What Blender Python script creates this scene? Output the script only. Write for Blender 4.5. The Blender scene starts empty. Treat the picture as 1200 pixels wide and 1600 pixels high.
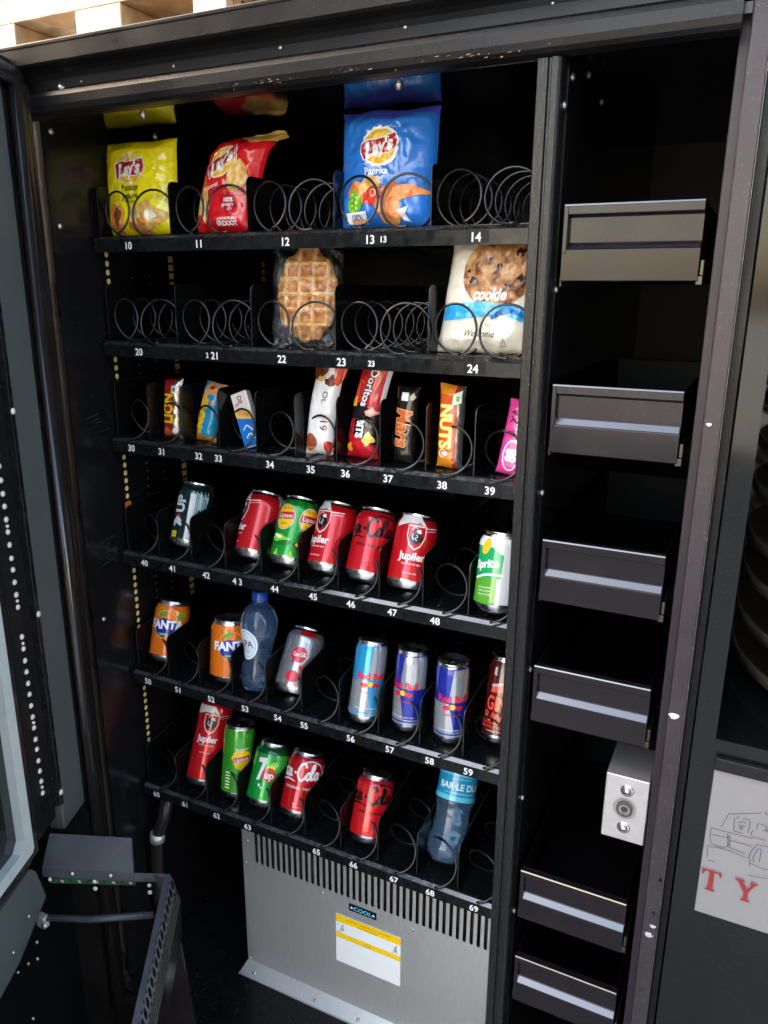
import bpy, bmesh, math, random
from mathutils import Vector, Matrix, noise
PI = math.pi
S = bpy.context.scene
COL = S.collection
random.seed(7)

# ------------------------------------------------------------------ camera, sky, sun, exposure
cam_d = bpy.data.cameras.new('camera'); cam = bpy.data.objects.new('camera', cam_d); COL.objects.link(cam)
S.camera = cam
cam_d.sensor_fit = 'HORIZONTAL'; cam_d.sensor_width = 36.0
cam_d.lens = 1205.45 / 1200.0 * 36.0
cam_d.clip_start = 0.02; cam_d.clip_end = 500
_r = Vector((0.8991312630464842, 0.43763209308557277, 0.006412715023672027))
_u = Vector((-0.1257869322313794, 0.24434489508254403, 0.9614953041626979))
_f = Vector((-0.4192142882730175, 0.8653171229951717, -0.2747465325697601))
CM = Matrix(((_r.x, _u.x, -_f.x), (_r.y, _u.y, -_f.y), (_r.z, _u.z, -_f.z))).to_4x4()
cam.matrix_world = Matrix.Translation((0.99579703, -0.9807401, 1.47636031)) @ CM

SUN = Vector((-0.80, -0.38, 0.50)).normalized()
w = bpy.data.worlds.new('World'); S.world = w; w.use_nodes = True
nt = w.node_tree; nt.nodes.clear()
sky = nt.nodes.new('ShaderNodeTexSky'); sky.sky_type = 'NISHITA'; sky.sun_disc = False
sky.sun_elevation = math.asin(SUN.z); sky.sun_rotation = math.atan2(SUN.x, SUN.y)
sky.air_density = 1.0; sky.dust_density = 2.5; sky.ozone_density = 0.6
wb_ = nt.nodes.new('ShaderNodeVectorMath'); wb_.operation = 'MULTIPLY'; wb_.inputs[1].default_value = (1.0, .90, .78)
bg = nt.nodes.new('ShaderNodeBackground'); bg.inputs['Strength'].default_value = 0.15
wo = nt.nodes.new('ShaderNodeOutputWorld')
nt.links.new(sky.outputs[0], wb_.inputs[0]); nt.links.new(wb_.outputs[0], bg.inputs['Color']); nt.links.new(bg.outputs[0], wo.inputs['Surface'])
sd = bpy.data.lights.new('sun', 'SUN'); sd.energy = 4.0; sd.angle = math.radians(0.53); sd.color = (1, 0.95, 0.88)
so = bpy.data.objects.new('sun', sd); COL.objects.link(so)
so.rotation_euler = (-SUN).to_track_quat('-Z', 'Y').to_euler(); so.location = (0, -3, 5)
S.view_settings.view_transform = 'Standard'; S.view_settings.look = 'None'
S.view_settings.gamma = 1; S.view_settings.use_curve_mapping = False
S.view_settings.exposure = 3.7
S.render.engine = 'CYCLES'
S.cycles.max_bounces = 8; S.cycles.transparent_max_bounces = 12

# ------------------------------------------------------------------ materials
def lin(h):
    h = h.lstrip('#'); c = [int(h[i:i+2], 16) / 255 for i in (0, 2, 4)]
    return tuple((x / 12.92 if x <= .04045 else ((x + .055) / 1.055) ** 2.4) for x in c) + (1,)
MATS = {}
def mat(name, color, rough=.4, metal=0., coat=0., spec=.5, bump=None, rvar=0., cvar=0., scale=60., stretch=None, trans=0., ior=1.45, dust=0.):
    if name in MATS: return MATS[name]
    m = bpy.data.materials.new(name); m.use_nodes = True
    t = m.node_tree; b = t.nodes['Principled BSDF']
    c = lin(color) if isinstance(color, str) else tuple(color) + (1,)
    b.inputs['Base Color'].default_value = c
    b.inputs['Roughness'].default_value = rough; b.inputs['Metallic'].default_value = metal
    b.inputs['Coat Weight'].default_value = coat; b.inputs['Coat Roughness'].default_value = .08
    b.inputs['Specular IOR Level'].default_value = spec
    b.inputs['Transmission Weight'].default_value = trans; b.inputs['IOR'].default_value = ior
    if bump or rvar or cvar or dust:
        tc = t.nodes.new('ShaderNodeTexCoord'); mp = t.nodes.new('ShaderNodeMapping')
        t.links.new(tc.outputs['Object'], mp.inputs['Vector'])
        if stretch: mp.inputs['Scale'].default_value = stretch
        n = t.nodes.new('ShaderNodeTexNoise'); n.inputs['Scale'].default_value = scale; n.inputs['Detail'].default_value = 6
        t.links.new(mp.outputs[0], n.inputs['Vector'])
        if rvar:
            r = t.nodes.new('ShaderNodeMapRange'); r.inputs['From Min'].default_value = .3; r.inputs['From Max'].default_value = .7
            r.inputs['To Min'].default_value = max(.02, rough - rvar); r.inputs['To Max'].default_value = rough + rvar
            t.links.new(n.outputs['Fac'], r.inputs['Value']); t.links.new(r.outputs[0], b.inputs['Roughness'])
        last = None
        if cvar:
            r = t.nodes.new('ShaderNodeMapRange'); r.inputs['From Min'].default_value = .3; r.inputs['From Max'].default_value = .7
            r.inputs['To Min'].default_value = 1 - cvar; r.inputs['To Max'].default_value = 1 + cvar
            t.links.new(n.outputs['Fac'], r.inputs['Value'])
            v = t.nodes.new('ShaderNodeVectorMath'); v.operation = 'SCALE'; v.inputs[0].default_value = c[:3]
            t.links.new(r.outputs[0], v.inputs['Scale']); t.links.new(v.outputs[0], b.inputs['Base Color']); last = v.outputs[0]
        if dust:
            d = t.nodes.new('ShaderNodeTexNoise'); d.inputs['Scale'].default_value = 420; d.inputs['Detail'].default_value = 2
            t.links.new(tc.outputs['Object'], d.inputs['Vector'])
            r = t.nodes.new('ShaderNodeMapRange'); r.inputs['From Min'].default_value = .68; r.inputs['From Max'].default_value = .78
            r.inputs['To Max'].default_value = dust
            t.links.new(d.outputs['Fac'], r.inputs['Value'])
            mx = t.nodes.new('ShaderNodeMix'); mx.data_type = 'RGBA'
            t.links.new(r.outputs[0], mx.inputs[0])
            if last: t.links.new(last, mx.inputs[6])
            else: mx.inputs[6].default_value = c
            mx.inputs[7].default_value = (.35, .33, .3, 1)
            t.links.new(mx.outputs[2], b.inputs['Base Color'])
        if bump:
            bs, bstr = bump
            n2 = t.nodes.new('ShaderNodeTexNoise'); n2.inputs['Scale'].default_value = bs; n2.inputs['Detail'].default_value = 4
            t.links.new(tc.outputs['Object'], n2.inputs['Vector'])
            bp = t.nodes.new('ShaderNodeBump'); bp.inputs['Strength'].default_value = bstr; bp.inputs['Distance'].default_value = .002
            t.links.new(n2.outputs['Fac'], bp.inputs['Height']); t.links.new(bp.outputs[0], b.inputs['Normal'])
    MATS[name] = m
    return m

mat('frame_black', (.007, .0065, .0065), .32, spec=.28, bump=(700, .12), rvar=.08, cvar=.25, scale=9, dust=.25)
mat('frame_worn', (.007, .0065, .0065), .28, spec=.32, bump=(300, .15), rvar=.12, cvar=.3, scale=40, stretch=(30, 30, 1), dust=.3)
mat('panel_gloss', (.0035, .004, .0038), .08, spec=.34, rvar=.04, scale=6, dust=.12)
mat('inner_gloss', (.0055, .0050, .0054), .20, spec=.45, rvar=.07, scale=14, dust=.15)
mat('ceiling_gloss', (.003, .003, .004), .10, spec=.8, rvar=.03, scale=8)
mat('divider_black', (.003, .0028, .0028), .22, spec=.35, rvar=.08, scale=25, dust=.25)
mat('wear_and_glint', (.05, .05, .05), .3, metal=.5)  # bare wear marks, and the painted glint along divider edges
mat('tray_black', (.0045, .0045, .005), .22, spec=.4, bump=(500, .1), rvar=.1, scale=30, dust=.5)
mat('rail_black', (.005, .0055, .006), .25, spec=.35, rvar=.1, cvar=.3, scale=50, dust=.35)
mat('label_black', (.005, .005, .0055), .4, spec=.25)
mat('print_white', (.80, .80, .78), .5)
mat('wire_black', (.045, .044, .043), .16, metal=.8, rvar=.08, scale=200)
mat('drawer_black', (.009, .0064, .0078), .16, spec=.27, rvar=.06, cvar=.15, scale=20, dust=.15)
mat('rail_lip', (.13, .13, .132), .22, metal=.85, rvar=.08, cvar=.2, scale=120, dust=.3)
mat('flange_plum', (.026, .018, .022), .36, spec=.4, bump=(500, .12), rvar=.08, cvar=.15, scale=30, dust=.3)
mat('flange_dark', (.016, .009, .014), .38, spec=.4, bump=(600, .1))
mat('bay_back', (.0045, .0026, .0040), .45, spec=.12)
mat('drawer_ledge', (.009, .0064, .0078), .12, spec=1., coat=1., rvar=.04, scale=30, dust=.15)
mat('rail_dark', (.06, .055, .045), .35, metal=.8)
mat('drawer_inside', (.003, .003, .0034), .5, spec=.12)
mat('steel', (.50, .47, .46), .38, metal=.75, rvar=.03, cvar=.06, scale=60)
mat('zinc', (.56, .55, .53), .42, metal=.65, rvar=.04, cvar=.05, scale=220, stretch=(1, 1, .15))
mat('screw', (.46, .44, .41), .3, metal=.9)
mat('hole_yellow', '#c9b070', .7)
mat('orange_tag', '#d8672a', .5)
mat('led_cream', (.55, .50, .41), .35, coat=.5)
mat('door_grey', (.062, .070, .066), .45, cvar=.06, scale=5, dust=.08)
mat('door_white', (.34, .36, .34), .35, cvar=.06, scale=30)
mat('rubber', (.016, .013, .012), .2, coat=.3, rvar=.06, scale=40)
mat('glass_dark', (.012, .016, .015), .05, rvar=.02, scale=5)
mat('pcb_green', (.01, .06, .03), .4)
mat('bracket_grey', (.05, .053, .062), .38, rvar=.1, cvar=.15, scale=25, dust=.2)
mat('alu', (.80, .80, .80), .24, metal=1, rvar=.05, scale=60)
mat('alu_dark', (.35, .34, .33), .3, metal=1)
mat('cap_blue', '#2346a8', .3, coat=.3)
mat('vent_dark', (.05, .035, .03), .7)
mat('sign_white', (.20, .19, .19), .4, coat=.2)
mat('ink_dark', (.03, .03, .035), .5)
mat('ink_red', (.22, .012, .012), .45)
mat('drum_brown', (.050, .042, .032), .3, cvar=.3, scale=40)
mat('concrete', (.40, .38, .35), .85, cvar=.15, scale=6, bump=(60, .3))
mat('blocker_render', (.16, .14, .12), .85, cvar=.15, scale=3)
mat('rust', (.22, .10, .04), .7)

def ink(h, metal=.0, rough=.22, coat=.7):
    return mat('ink' + h.lstrip('#') + ('m' if metal else ''), h, rough, metal=metal, coat=coat).name
def film(h, rough=.24):
    return mat('film' + h.lstrip('#'), h, rough, coat=.6, bump=(110, .22)).name

def ramp_mat(name, cols, scale, rough=.5, bump=0., detail=5, kind='noise'):
    m = bpy.data.materials.new(name); m.use_nodes = True; t = m.node_tree; b = t.nodes['Principled BSDF']
    tc = t.nodes.new('ShaderNodeTexCoord')
    n = t.nodes.new('ShaderNodeTexNoise'); n.inputs['Scale'].default_value = scale; n.inputs['Detail'].default_value = detail
    n.inputs['Distortion'].default_value = .6
    t.links.new(tc.outputs['Object'], n.inputs['Vector'])
    r = t.nodes.new('ShaderNodeValToRGB'); e = r.color_ramp.elements
    e[0].position = cols[0][0]; e[0].color = lin(cols[0][1]); e[1].position = cols[-1][0]; e[1].color = lin(cols[-1][1])
    for p, c in cols[1:-1]:
        q = e.new(p); q.color = lin(c)
    t.links.new(n.outputs['Fac'], r.inputs[0]); t.links.new(r.outputs[0], b.inputs['Base Color'])
    b.inputs['Roughness'].default_value = rough
    if bump:
        bp = t.nodes.new('ShaderNodeBump'); bp.inputs['Strength'].default_value = bump; bp.inputs['Distance'].default_value = .002
        t.links.new(n.outputs['Fac'], bp.inputs['Height']); t.links.new(bp.outputs[0], b.inputs['Normal'])
    MATS[name] = m
ramp_mat('wood', [(.3, '#75604a'), (.5, '#9c8466'), (.7, '#c4ae8e')], 14, .8, .4)
ramp_mat('waffle_gold', [(.3, '#cc8a3c'), (.46, '#e8b468'), (.60, '#f4cc90'), (.72, '#fdeac4')], 90, .45, .5)
ramp_mat('waffle_brown', [(.3, '#9a5418'), (.5, '#c07a34'), (.7, '#dca060')], 90, .45, .5)
ramp_mat('cookie_print', [(.30, '#3a1c10'), (.42, '#7a4526'), (.52, '#b07a48'), (.7, '#d9ab74')], 75, .35)
ramp_mat('choc_print', [(.3, '#4a2010'), (.55, '#7a3a20'), (.7, '#a86840')], 120, .35)
ramp_mat('chip_print', [(.3, '#c98a30'), (.5, '#e8b860'), (.7, '#f5d890')], 60, .35)
ramp_mat('chip_orange', [(.3, '#c9601c'), (.5, '#e88a3a'), (.7, '#f5b070')], 60, .35)

def clear_mat(name, tint, alpha, rough=.06, bump=0., bs=60):
    m = bpy.data.materials.new(name); m.use_nodes = True; t = m.node_tree; t.nodes.clear()
    o = t.nodes.new('ShaderNodeOutputMaterial'); mx = t.nodes.new('ShaderNodeMixShader')
    tr = t.nodes.new('ShaderNodeBsdfTransparent'); tr.inputs[0].default_value = tint + (1,)
    g = t.nodes.new('ShaderNodeBsdfGlossy'); g.inputs['Roughness'].default_value = rough; g.inputs[0].default_value = (.9, .9, .9, 1)
    lw = t.nodes.new('ShaderNodeLayerWeight'); lw.inputs['Blend'].default_value = alpha
    t.links.new(lw.outputs['Facing'], mx.inputs[0]); t.links.new(tr.outputs[0], mx.inputs[1]); t.links.new(g.outputs[0], mx.inputs[2])
    t.links.new(mx.outputs[0], o.inputs['Surface'])
    if bump:
        tc = t.nodes.new('ShaderNodeTexCoord'); n = t.nodes.new('ShaderNodeTexNoise'); n.inputs['Scale'].default_value = bs; n.inputs['Detail'].default_value = 3
        t.links.new(tc.outputs['Object'], n.inputs['Vector'])
        bp = t.nodes.new('ShaderNodeBump'); bp.inputs['Strength'].default_value = bump; bp.inputs['Distance'].default_value = .004
        t.links.new(n.outputs['Fac'], bp.inputs['Height'])
        t.links.new(bp.outputs[0], g.inputs['Normal']); t.links.new(bp.outputs[0], lw.inputs['Normal'])
    MATS[name] = m
clear_mat('film_clear', (.95, .95, .95), .36, .10, 1., 90)
mat('pet_blue', (.34, .54, .92), .04, trans=.93, coat=.5, ior=1.35, bump=(45, .5))
mat('pet_pale', (.38, .66, .95), .04, trans=.93, coat=.5, ior=1.35, bump=(40, .5))

# ------------------------------------------------------------------ mesh helpers
class MB:
    def __init__(s): s.v = []; s.f = []; s.m = []; s.sm = []; s.mats = []
    def mi(s, name):
        if name not in s.mats: s.mats.append(name)
        return s.mats.index(name)
    def add(s, vs, fs, m, smooth=False):
        o = len(s.v); s.v += [tuple(v) for v in vs]; k = s.mi(m)
        for f in fs: s.f.append([i + o for i in f]); s.m.append(k); s.sm.append(smooth)
        return s
    def box(s, a, b, m, bev=0., xf=None):
        a = Vector(a); b = Vector(b); c = (a + b) / 2; d = b - a
        if bev <= 0:
            vs = [Vector((x, y, z)) for z in (a.z, b.z) for y in (a.y, b.y) for x in (a.x, b.x)]
            fs = [(0, 2, 3, 1), (4, 5, 7, 6), (0, 1, 5, 4), (2, 6, 7, 3), (0, 4, 6, 2), (1, 3, 7, 5)]
        else:
            bm = bmesh.new(); bmesh.ops.create_cube(bm, size=1)
            for v in bm.verts: v.co = Vector((v.co.x * d.x, v.co.y * d.y, v.co.z * d.z)) + c
            bmesh.ops.bevel(bm, geom=bm.edges[:], offset=min(bev, min(abs(x) for x in d) * .45), segments=2, profile=.5, affect='EDGES')
            bm.verts.index_update(); vs = [v.co.copy() for v in bm.verts]; fs = [[v.index for v in f.verts] for f in bm.faces]; bm.free()
        if xf: vs = [xf @ Vector(v) for v in vs]
        return s.add(vs, fs, m)
    def prism(s, poly, axis, a, b, m, smooth=False):
        # poly: 2D outline, extruded along axis from a to b
        n = len(poly)
        def P(q, t):
            return {'x': (t, q[0], q[1]), 'y': (q[0], t, q[1]), 'z': (q[0], q[1], t)}[axis]
        vs = [P(q, a) for q in poly] + [P(q, b) for q in poly]
        fs = [(i, (i + 1) % n, n + (i + 1) % n, n + i) for i in range(n)] + [list(range(n))[::-1], list(range(n, 2 * n))]
        return s.add(vs, fs, m, smooth)
    def tube(s, pts, r, m, n=8, closed=False):
        pts = [Vector(p) for p in pts]; vs = []; fs = []
        t0 = (pts[1] - pts[0]).normalized(); up = Vector((0, 0, 1)) if abs(t0.z) < .9 else Vector((1, 0, 0))
        nx = t0.cross(up).normalized()
        for i, p in enumerate(pts):
            t = (pts[min(i + 1, len(pts) - 1)] - pts[max(i - 1, 0)]).normalized()
            nx = (nx - t * nx.dot(t)).normalized(); ny = t.cross(nx)
            for k in range(n):
                a = 2 * PI * k / n; vs.append(p + nx * (math.cos(a) * r) + ny * (math.sin(a) * r))
        for i in range(len(pts) - 1):
            for k in range(n):
                fs.append((i * n + k, i * n + (k + 1) % n, (i + 1) * n + (k + 1) % n, (i + 1) * n + k))
        fs.append(list(range(n))[::-1]); fs.append(list(range((len(pts) - 1) * n, len(pts) * n)))
        return s.add(vs, fs, m, True)
    def lathe(s, prof, m, seg=48, mats=None):
        # prof list of (r,z); mats optional name per band
        o = 0; rings = []
        for r, z in prof:
            rings.append([(r * math.sin(2 * PI * k / seg), -r * math.cos(2 * PI * k / seg), z) for k in range(seg)])
        for i in range(len(prof) - 1):
            vs = rings[i] + rings[i + 1]
            fs = [(k, (k + 1) % seg, seg + (k + 1) % seg, seg + k) for k in range(seg)]
            s.add(vs, fs, mats[i] if mats else m, True)
        return s
    def screw(s, c, r, nrm, m='screw', h=None):
        # small domed screw head pointing along nrm
        q = Vector(nrm).to_track_quat('Z', 'Y'); h = h or r * .6; vs = []; fs = []; n = 10
        for rr, z in ((r, 0), (r * .92, h * .5), (r * .55, h)):
            for k in range(n):
                vs.append(Vector(c) + q @ Vector((rr * math.cos(2 * PI * k / n), rr * math.sin(2 * PI * k / n), z)))
        for i in range(2):
            for k in range(n): fs.append((i * n + k, i * n + (k + 1) % n, (i + 1) * n + (k + 1) % n, (i + 1) * n + k))
        fs.append([2 * n + k for k in range(n)])
        return s.add(vs, fs, m, True)
    def build(s, name, parent=None, weld=True):
        me = bpy.data.meshes.new(name); me.from_pydata(s.v, [], s.f)
        for n in s.mats: me.materials.append(MATS[n])
        me.polygons.foreach_set('material_index', s.m); me.polygons.foreach_set('use_smooth', s.sm)
        me.update()
        if weld:
            bm = bmesh.new(); bm.from_mesh(me); bmesh.ops.remove_doubles(bm, verts=bm.verts[:], dist=1e-5)
            bm.to_mesh(me); bm.free()
        o = bpy.data.objects.new(name, me); COL.objects.link(o)
        if parent: o.parent = parent
        return o
def thing(name, label, cat, loc=(0, 0, 0), rot=None, group=None):
    o = bpy.data.objects.new(name, None); COL.objects.link(o); o.location = loc; o.empty_display_size = .05
    if rot is not None: o.rotation_euler = rot
    return tag(o, label, cat, group)
def tag(o, label, cat, group=None):
    o['label'] = label; o['category'] = cat
    if group: o['group'] = group
    return o

# ---- flat artwork: triangles in (u,v) metres that get wrapped on a surface
_txt = {}
def text_tris(s, bold=0.):
    k = (s, bold)
    if k in _txt: return _txt[k]
    c = bpy.data.curves.new('t', 'FONT'); c.body = s; c.size = 1; c.offset = bold; c.resolution_u = 3
    c.align_x = 'CENTER'; c.fill_mode = 'FRONT'
    o = bpy.data.objects.new('t', c); COL.objects.link(o)
    dg = bpy.context.evaluated_depsgraph_get(); me = o.evaluated_get(dg).to_mesh()
    vs = [(v.co.x, v.co.y - .35) for v in me.vertices]; fs = [list(p.vertices) for p in me.polygons]
    bpy.data.objects.remove(o); bpy.data.curves.remove(c)
    _txt[k] = (vs, fs); return _txt[k]
class Art:
    def __init__(s, fn, mb, maxedge=.005): s.fn = fn; s.mb = mb; s.L = maxedge; s.layer = 0
    def _put(s, vs, fs, m, sub=True):
        s.layer += 1; off = .00022 + s.layer * .00007
        bm = bmesh.new(); bv = [bm.verts.new((x * 1000, y * 1000, 0)) for x, y in vs]
        for f in fs:
            try: bm.faces.new([bv[i] for i in f])
            except ValueError: pass
        bmesh.ops.triangulate(bm, faces=bm.faces[:])
        if sub:
            for _ in range(5):
                le = [e for e in bm.edges if e.calc_length() > s.L * 1000]
                if not le: break
                bmesh.ops.subdivide_edges(bm, edges=le, cuts=1)
                bmesh.ops.triangulate(bm, faces=bm.faces[:])
        bm.verts.index_update()
        V = [s.fn(v.co.x / 1000, v.co.y / 1000, off) for v in bm.verts]; F = []
        for f in bm.faces:
            f.normal_update(); q = [v.index for v in f.verts]
            F.append(q if f.normal.z > 0 else q[::-1])
        bm.free(); s.mb.add(V, F, m, True)
    def poly(s, pts, m): s._put(pts, [list(range(len(pts)))], m)
    def rect(s, u0, v0, u1, v1, m): s.poly([(u0, v0), (u1, v0), (u1, v1), (u0, v1)], m)
    def ell(s, cx, cy, rx, ry, m, rot=0, n=28):
        c, q = math.cos(rot), math.sin(rot)
        s.poly([(cx + rx * math.cos(a) * c - ry * math.sin(a) * q, cy + rx * math.cos(a) * q + ry * math.sin(a) * c) for a in (2 * PI * k / n for k in range(n))], m)
    def ring(s, cx, cy, rx, ry, wd, m, a0=0, a1=2 * PI, n=32):
        vs = []; fs = []
        for k in range(n + 1):
            a = a0 + (a1 - a0) * k / n
            vs += [(cx + rx * math.cos(a), cy + ry * math.sin(a)), (cx + (rx - wd) * math.cos(a), cy + (ry - wd) * math.sin(a))]
        for k in range(n): fs.append((2 * k, 2 * k + 2, 2 * k + 3, 2 * k + 1))
        s._put(vs, fs, m)
    def blob(s, cx, cy, rx, ry, m, seed=0, jag=.18, n=22):
        R = random.Random(seed)
        ph = [R.random() * 6 for _ in range(3)]
        s.poly([(cx + rx * math.cos(a) * (1 + jag * (math.sin(2 * a + ph[0]) * .6 + math.sin(5 * a + ph[1]) * .4)), cy + ry * math.sin(a) * (1 + jag * (math.sin(3 * a + ph[2]) * .6 + math.sin(4 * a + ph[0]) * .4))) for a in (2 * PI * k / n for k in range(n))], m)
    def text(s, t, cx, cy, size, m, rot=0, shear=0., bold=0., sx=1.):
        vs, fs = text_tris(t, bold); c, q = math.cos(rot), math.sin(rot); o = []
        for x, y in vs:
            x = (x + shear * y) * size * sx; y = y * size; o.append((cx + x * c - y * q, cy + x * q + y * c))
        s._put(o, fs, m, sub=size > .006)
    def stroke(s, pts, wd, m, taper=False, n=6):
        P = [Vector(p) for p in pts]; C = []
        for i in range(len(P) - 1):
            a = P[max(i - 1, 0)]; b = P[i]; c = P[i + 1]; d = P[min(i + 2, len(P) - 1)]
            for k in range(n):
                t = k / n
                C.append(.5 * ((2 * b) + (c - a) * t + (2 * a - 5 * b + 4 * c - d) * t * t + (3 * b - a - 3 * c + d) * t ** 3))
        C.append(P[-1]); vs = []; fs = []
        for i, q in enumerate(C):
            t = (C[min(i + 1, len(C) - 1)] - C[max(i - 1, 0)]); t = t.normalized() if t.length > 0 else Vector((1, 0))
            nn = Vector((-t.y, t.x)); ww = wd / 2 * (1 if not taper else (.35 + .65 * math.sin(PI * i / (len(C) - 1))))
            vs += [tuple(q + nn * ww), tuple(q - nn * ww)]
        for i in range(len(C) - 1): fs.append((2 * i, 2 * i + 2, 2 * i + 3, 2 * i + 1))
        s._put(vs, fs, m)
def flat_y(y, x0=0, z0=0):      # art lying on a plane facing -y
    return lambda u, v, o: (x0 + u, y - o, z0 + v)

def screws(lst, parent, name='screw', m='screw'):
    for q in lst:
        b = MB(); b.screw(q[0], q[1], q[2], *(q[3:] if len(q) > 3 else (m,))); b.build(name, parent)
# ------------------------------------------------------------------ setting
g = MB(); g.add([(-60, -60, 0), (60, -60, 0), (60, 60, 0), (-60, 60, 0)], [(0, 1, 2, 3)], 'concrete')
o = g.build('ground'); o['kind'] = 'structure'

ZR = {1: 1.5561, 2: 1.3916, 3: 1.2287, 4: 1.0216, 5: .7838, 6: .5373}
ZC = 1.716; YF = -.08; P = .0725

# ------------------------------------------------------------------ vending machine cabinet
vm = thing('vending_machine', 'black open vending machine cabinet holding six snack and drink trays', 'vending machine')
b = MB()   # left outer wall and inner side wall
b.box((-.045, YF + .012, .02), (-.013, .72, 1.80), 'frame_black', .002)
b.box((-.0125, YF + .004, .13), (-.0105, .62, ZC), 'inner_gloss')
b.build('side_wall', vm)
b = MB(); b.box((.965, -.04, .02), (.972, .72, 1.80), 'frame_black')
b.box((.962, -.03, .13), (.9645, .62, 1.74), 'inner_gloss'); b.build('side_wall', vm)
b = MB(); b.box((-.0105, .62, .02), (.750, .70, 1.80), 'inner_gloss'); b.box((.750, .62, .02), (.962, .70, 1.80), 'bay_back'); b.build('back_wall', vm)
b = MB(); b.box((-.0105, -.072, ZC), (.736, .62, ZC + .01), 'ceiling_gloss')
b.box((.765, -.072, 1.735), (.962, .62, 1.745), 'inner_gloss'); b.build('ceiling', vm)
b = MB(); b.box((-.045, YF - .03, 1.800), (.965, .72, 1.806), 'frame_black', .0015); b.build('roof', vm)
b = MB(); b.box((-.045, -.10, .10), (.965, .62, .127), 'tray_black'); b.box((-.045, -.12, .0), (.965, -.10, .12), 'frame_black'); b.build('floor_pan', vm)
# header beam profile (y,z): stepped pressed steel
hp = [(YF - .026, 1.804), (YF - .029, 1.801), (YF - .029, 1.780), (YF - .026, 1.777), (YF - .012, 1.774), (YF - .006, 1.770), (YF - .003, 1.764), (YF - .004, 1.752), (YF - .009, 1.748), (YF - .0115, 1.742), (YF - .012, 1.730), (YF - .010, 1.723), (YF - .006, 1.719), (YF + .002, 1.717), (YF + .008, 1.7165), (YF + .008, 1.804)]
b = MB(); b.prism(hp, 'x', -.048, .936, 'frame_black')
b.build('header_beam', vm)
screws([((x, YF - .002, z), .0028, (0, -1, .3)) for x, z in ((.25, 1.759), (.416, 1.762), (.583, 1.764), (.751, 1.766), (.085, 1.757))] + [((.047, YF - .004, 1.752), .0065, (0, -1, .2), 'alu_dark', .006)], vm)
R5 = random.Random(3)
b = MB()
for i in range(46):   # worn rust flecks along the lower lip
    x = R5.choice((.30, .34, .40, .52, .62, .70)) + R5.gauss(0, .03); z = 1.7245 + R5.gauss(0, .0025); l = R5.uniform(.001, .007)
    b.add([(x, YF - .0115, z), (x + l, YF - .0115, z + .0004), (x + l * .8, YF - .0115, z + .0014), (x + l * .2, YF - .0115, z + .001)], [(0, 1, 2, 3)], R5.choice(('rust', 'wear_and_glint')))
b.build('rust_fleck', vm)
# centre post
pp = [(.7365, -.05), (.7365, YF + .004), (.7385, YF), (.749, YF), (.7505, YF + .0025), (.7525, YF + .0025), (.754, YF - .001), (.7605, YF - .001), (.763, YF + .001), (.7645, YF + .004), (.7645, -.05)]
b = MB(); b.prism(pp, 'z', .1275, 1.716, 'frame_worn'); b.build('centre_post', vm)
b = MB(); b.box((.7365, -.05, .127), (.738, .62, 1.7155), 'inner_gloss'); b.box((.7635, -.05, .127), (.765, .62, 1.735), 'inner_gloss'); b.build('partition_wall', vm)
sl_ = []
for y, z in ((-.033, 1.706), (-.062, 1.672), (.045, 1.725), (.13, 1.713), (-.045, 1.48), (-.05, 1.235), (-.05, .99), (-.05, .79), (-.055, .60)):
    sl_.append(((.765, y, z), .0042, (1, 0, 0)))
for y, z in ((-.058, 1.704), (-.059, 1.57), (-.051, .909)): sl_.append(((-.0105, y, z), .0045, (1, 0, 0)))
for x, y in ((.158, -.045), (.558, -.045), (.06, .09)): sl_.append(((x, y, ZC), .005, (0, 0, -1), 'screw', .006))
screws(sl_, vm)
# right flange: inner step and outer lip
b = MB(); b.box((.9325, -.052, .10), (.9445, -.044, 1.745), 'flange_dark', .001)
b.box((.9435, -.080, .10), (.9630, -.044, 1.800), 'flange_plum', .0016); b.build('side_flange', vm)
b = MB(); b.box((.9622, -.0808, .10), (.9634, -.0790, 1.79), 'rail_lip', .0005)
for x, z, r in ((.951, .985, .006), (.953, .66, .006), (.957, .675, .004), (.950, 1.34, .0025)):
    b.add([(x + r * math.cos(a) * (1 + .3 * math.sin(3 * a)), -.0806, z + r * .7 * math.sin(a)) for a in (2 * PI * k / 9 for k in range(9))], [list(range(9))], 'alu')
for i in range(70):
    z = R5.uniform(.5, .93); x = R5.uniform(.946, .960); r = R5.uniform(.0006, .0022)
    b.add([(x + r * math.cos(a), -.0806, z + r * 2.2 * math.sin(a)) for a in (2 * PI * k / 5 for k in range(5))], [list(range(5))], 'wear_and_glint')
b.build('flange_edge', vm)
# punched rails showing yellow insulation, on the left inner wall
XW = -.0102
b = MB()
z = .560
while z < 1.535:
    b.add([(XW, .031 + .0042 * math.cos(a), z + .0048 * math.sin(a)) for a in (2 * PI * k / 12 for k in range(12))], [list(range(12))], 'hole_yellow')
    z += .0143
b.build('round_punched_strip', vm)
for y, wd in ((.188, .0065), (.485, .006)):
    b = MB(); z = .860
    while z < 1.535:
        b.add([(XW, y - wd, z - .0052), (XW, y + wd, z - .0052), (XW, y + wd, z + .0052), (XW, y - wd, z + .0052)], [(0, 1, 2, 3)], 'hole_yellow')
        z += .0149
    b.build('square_punched_strip', vm)
for y, dz in ((.085, .0), (.130, .004)):
    b = MB(); z = .75
    while z < 1.5:
        b.add([(XW, y, z + dz), (XW, y + .0012, z + dz), (XW, y + .0012, z + dz + .0030), (XW, y, z + dz + .0030)], [(0, 1, 2, 3)], 'led_cream')
        z += .0149
    b.build('slot_row', vm)
b = MB(); b.box((XW, .024, 1.096), (XW + .001, .038, 1.107), 'orange_tag'); b.build('orange_tag', vm)
R6 = random.Random(9)
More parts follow.
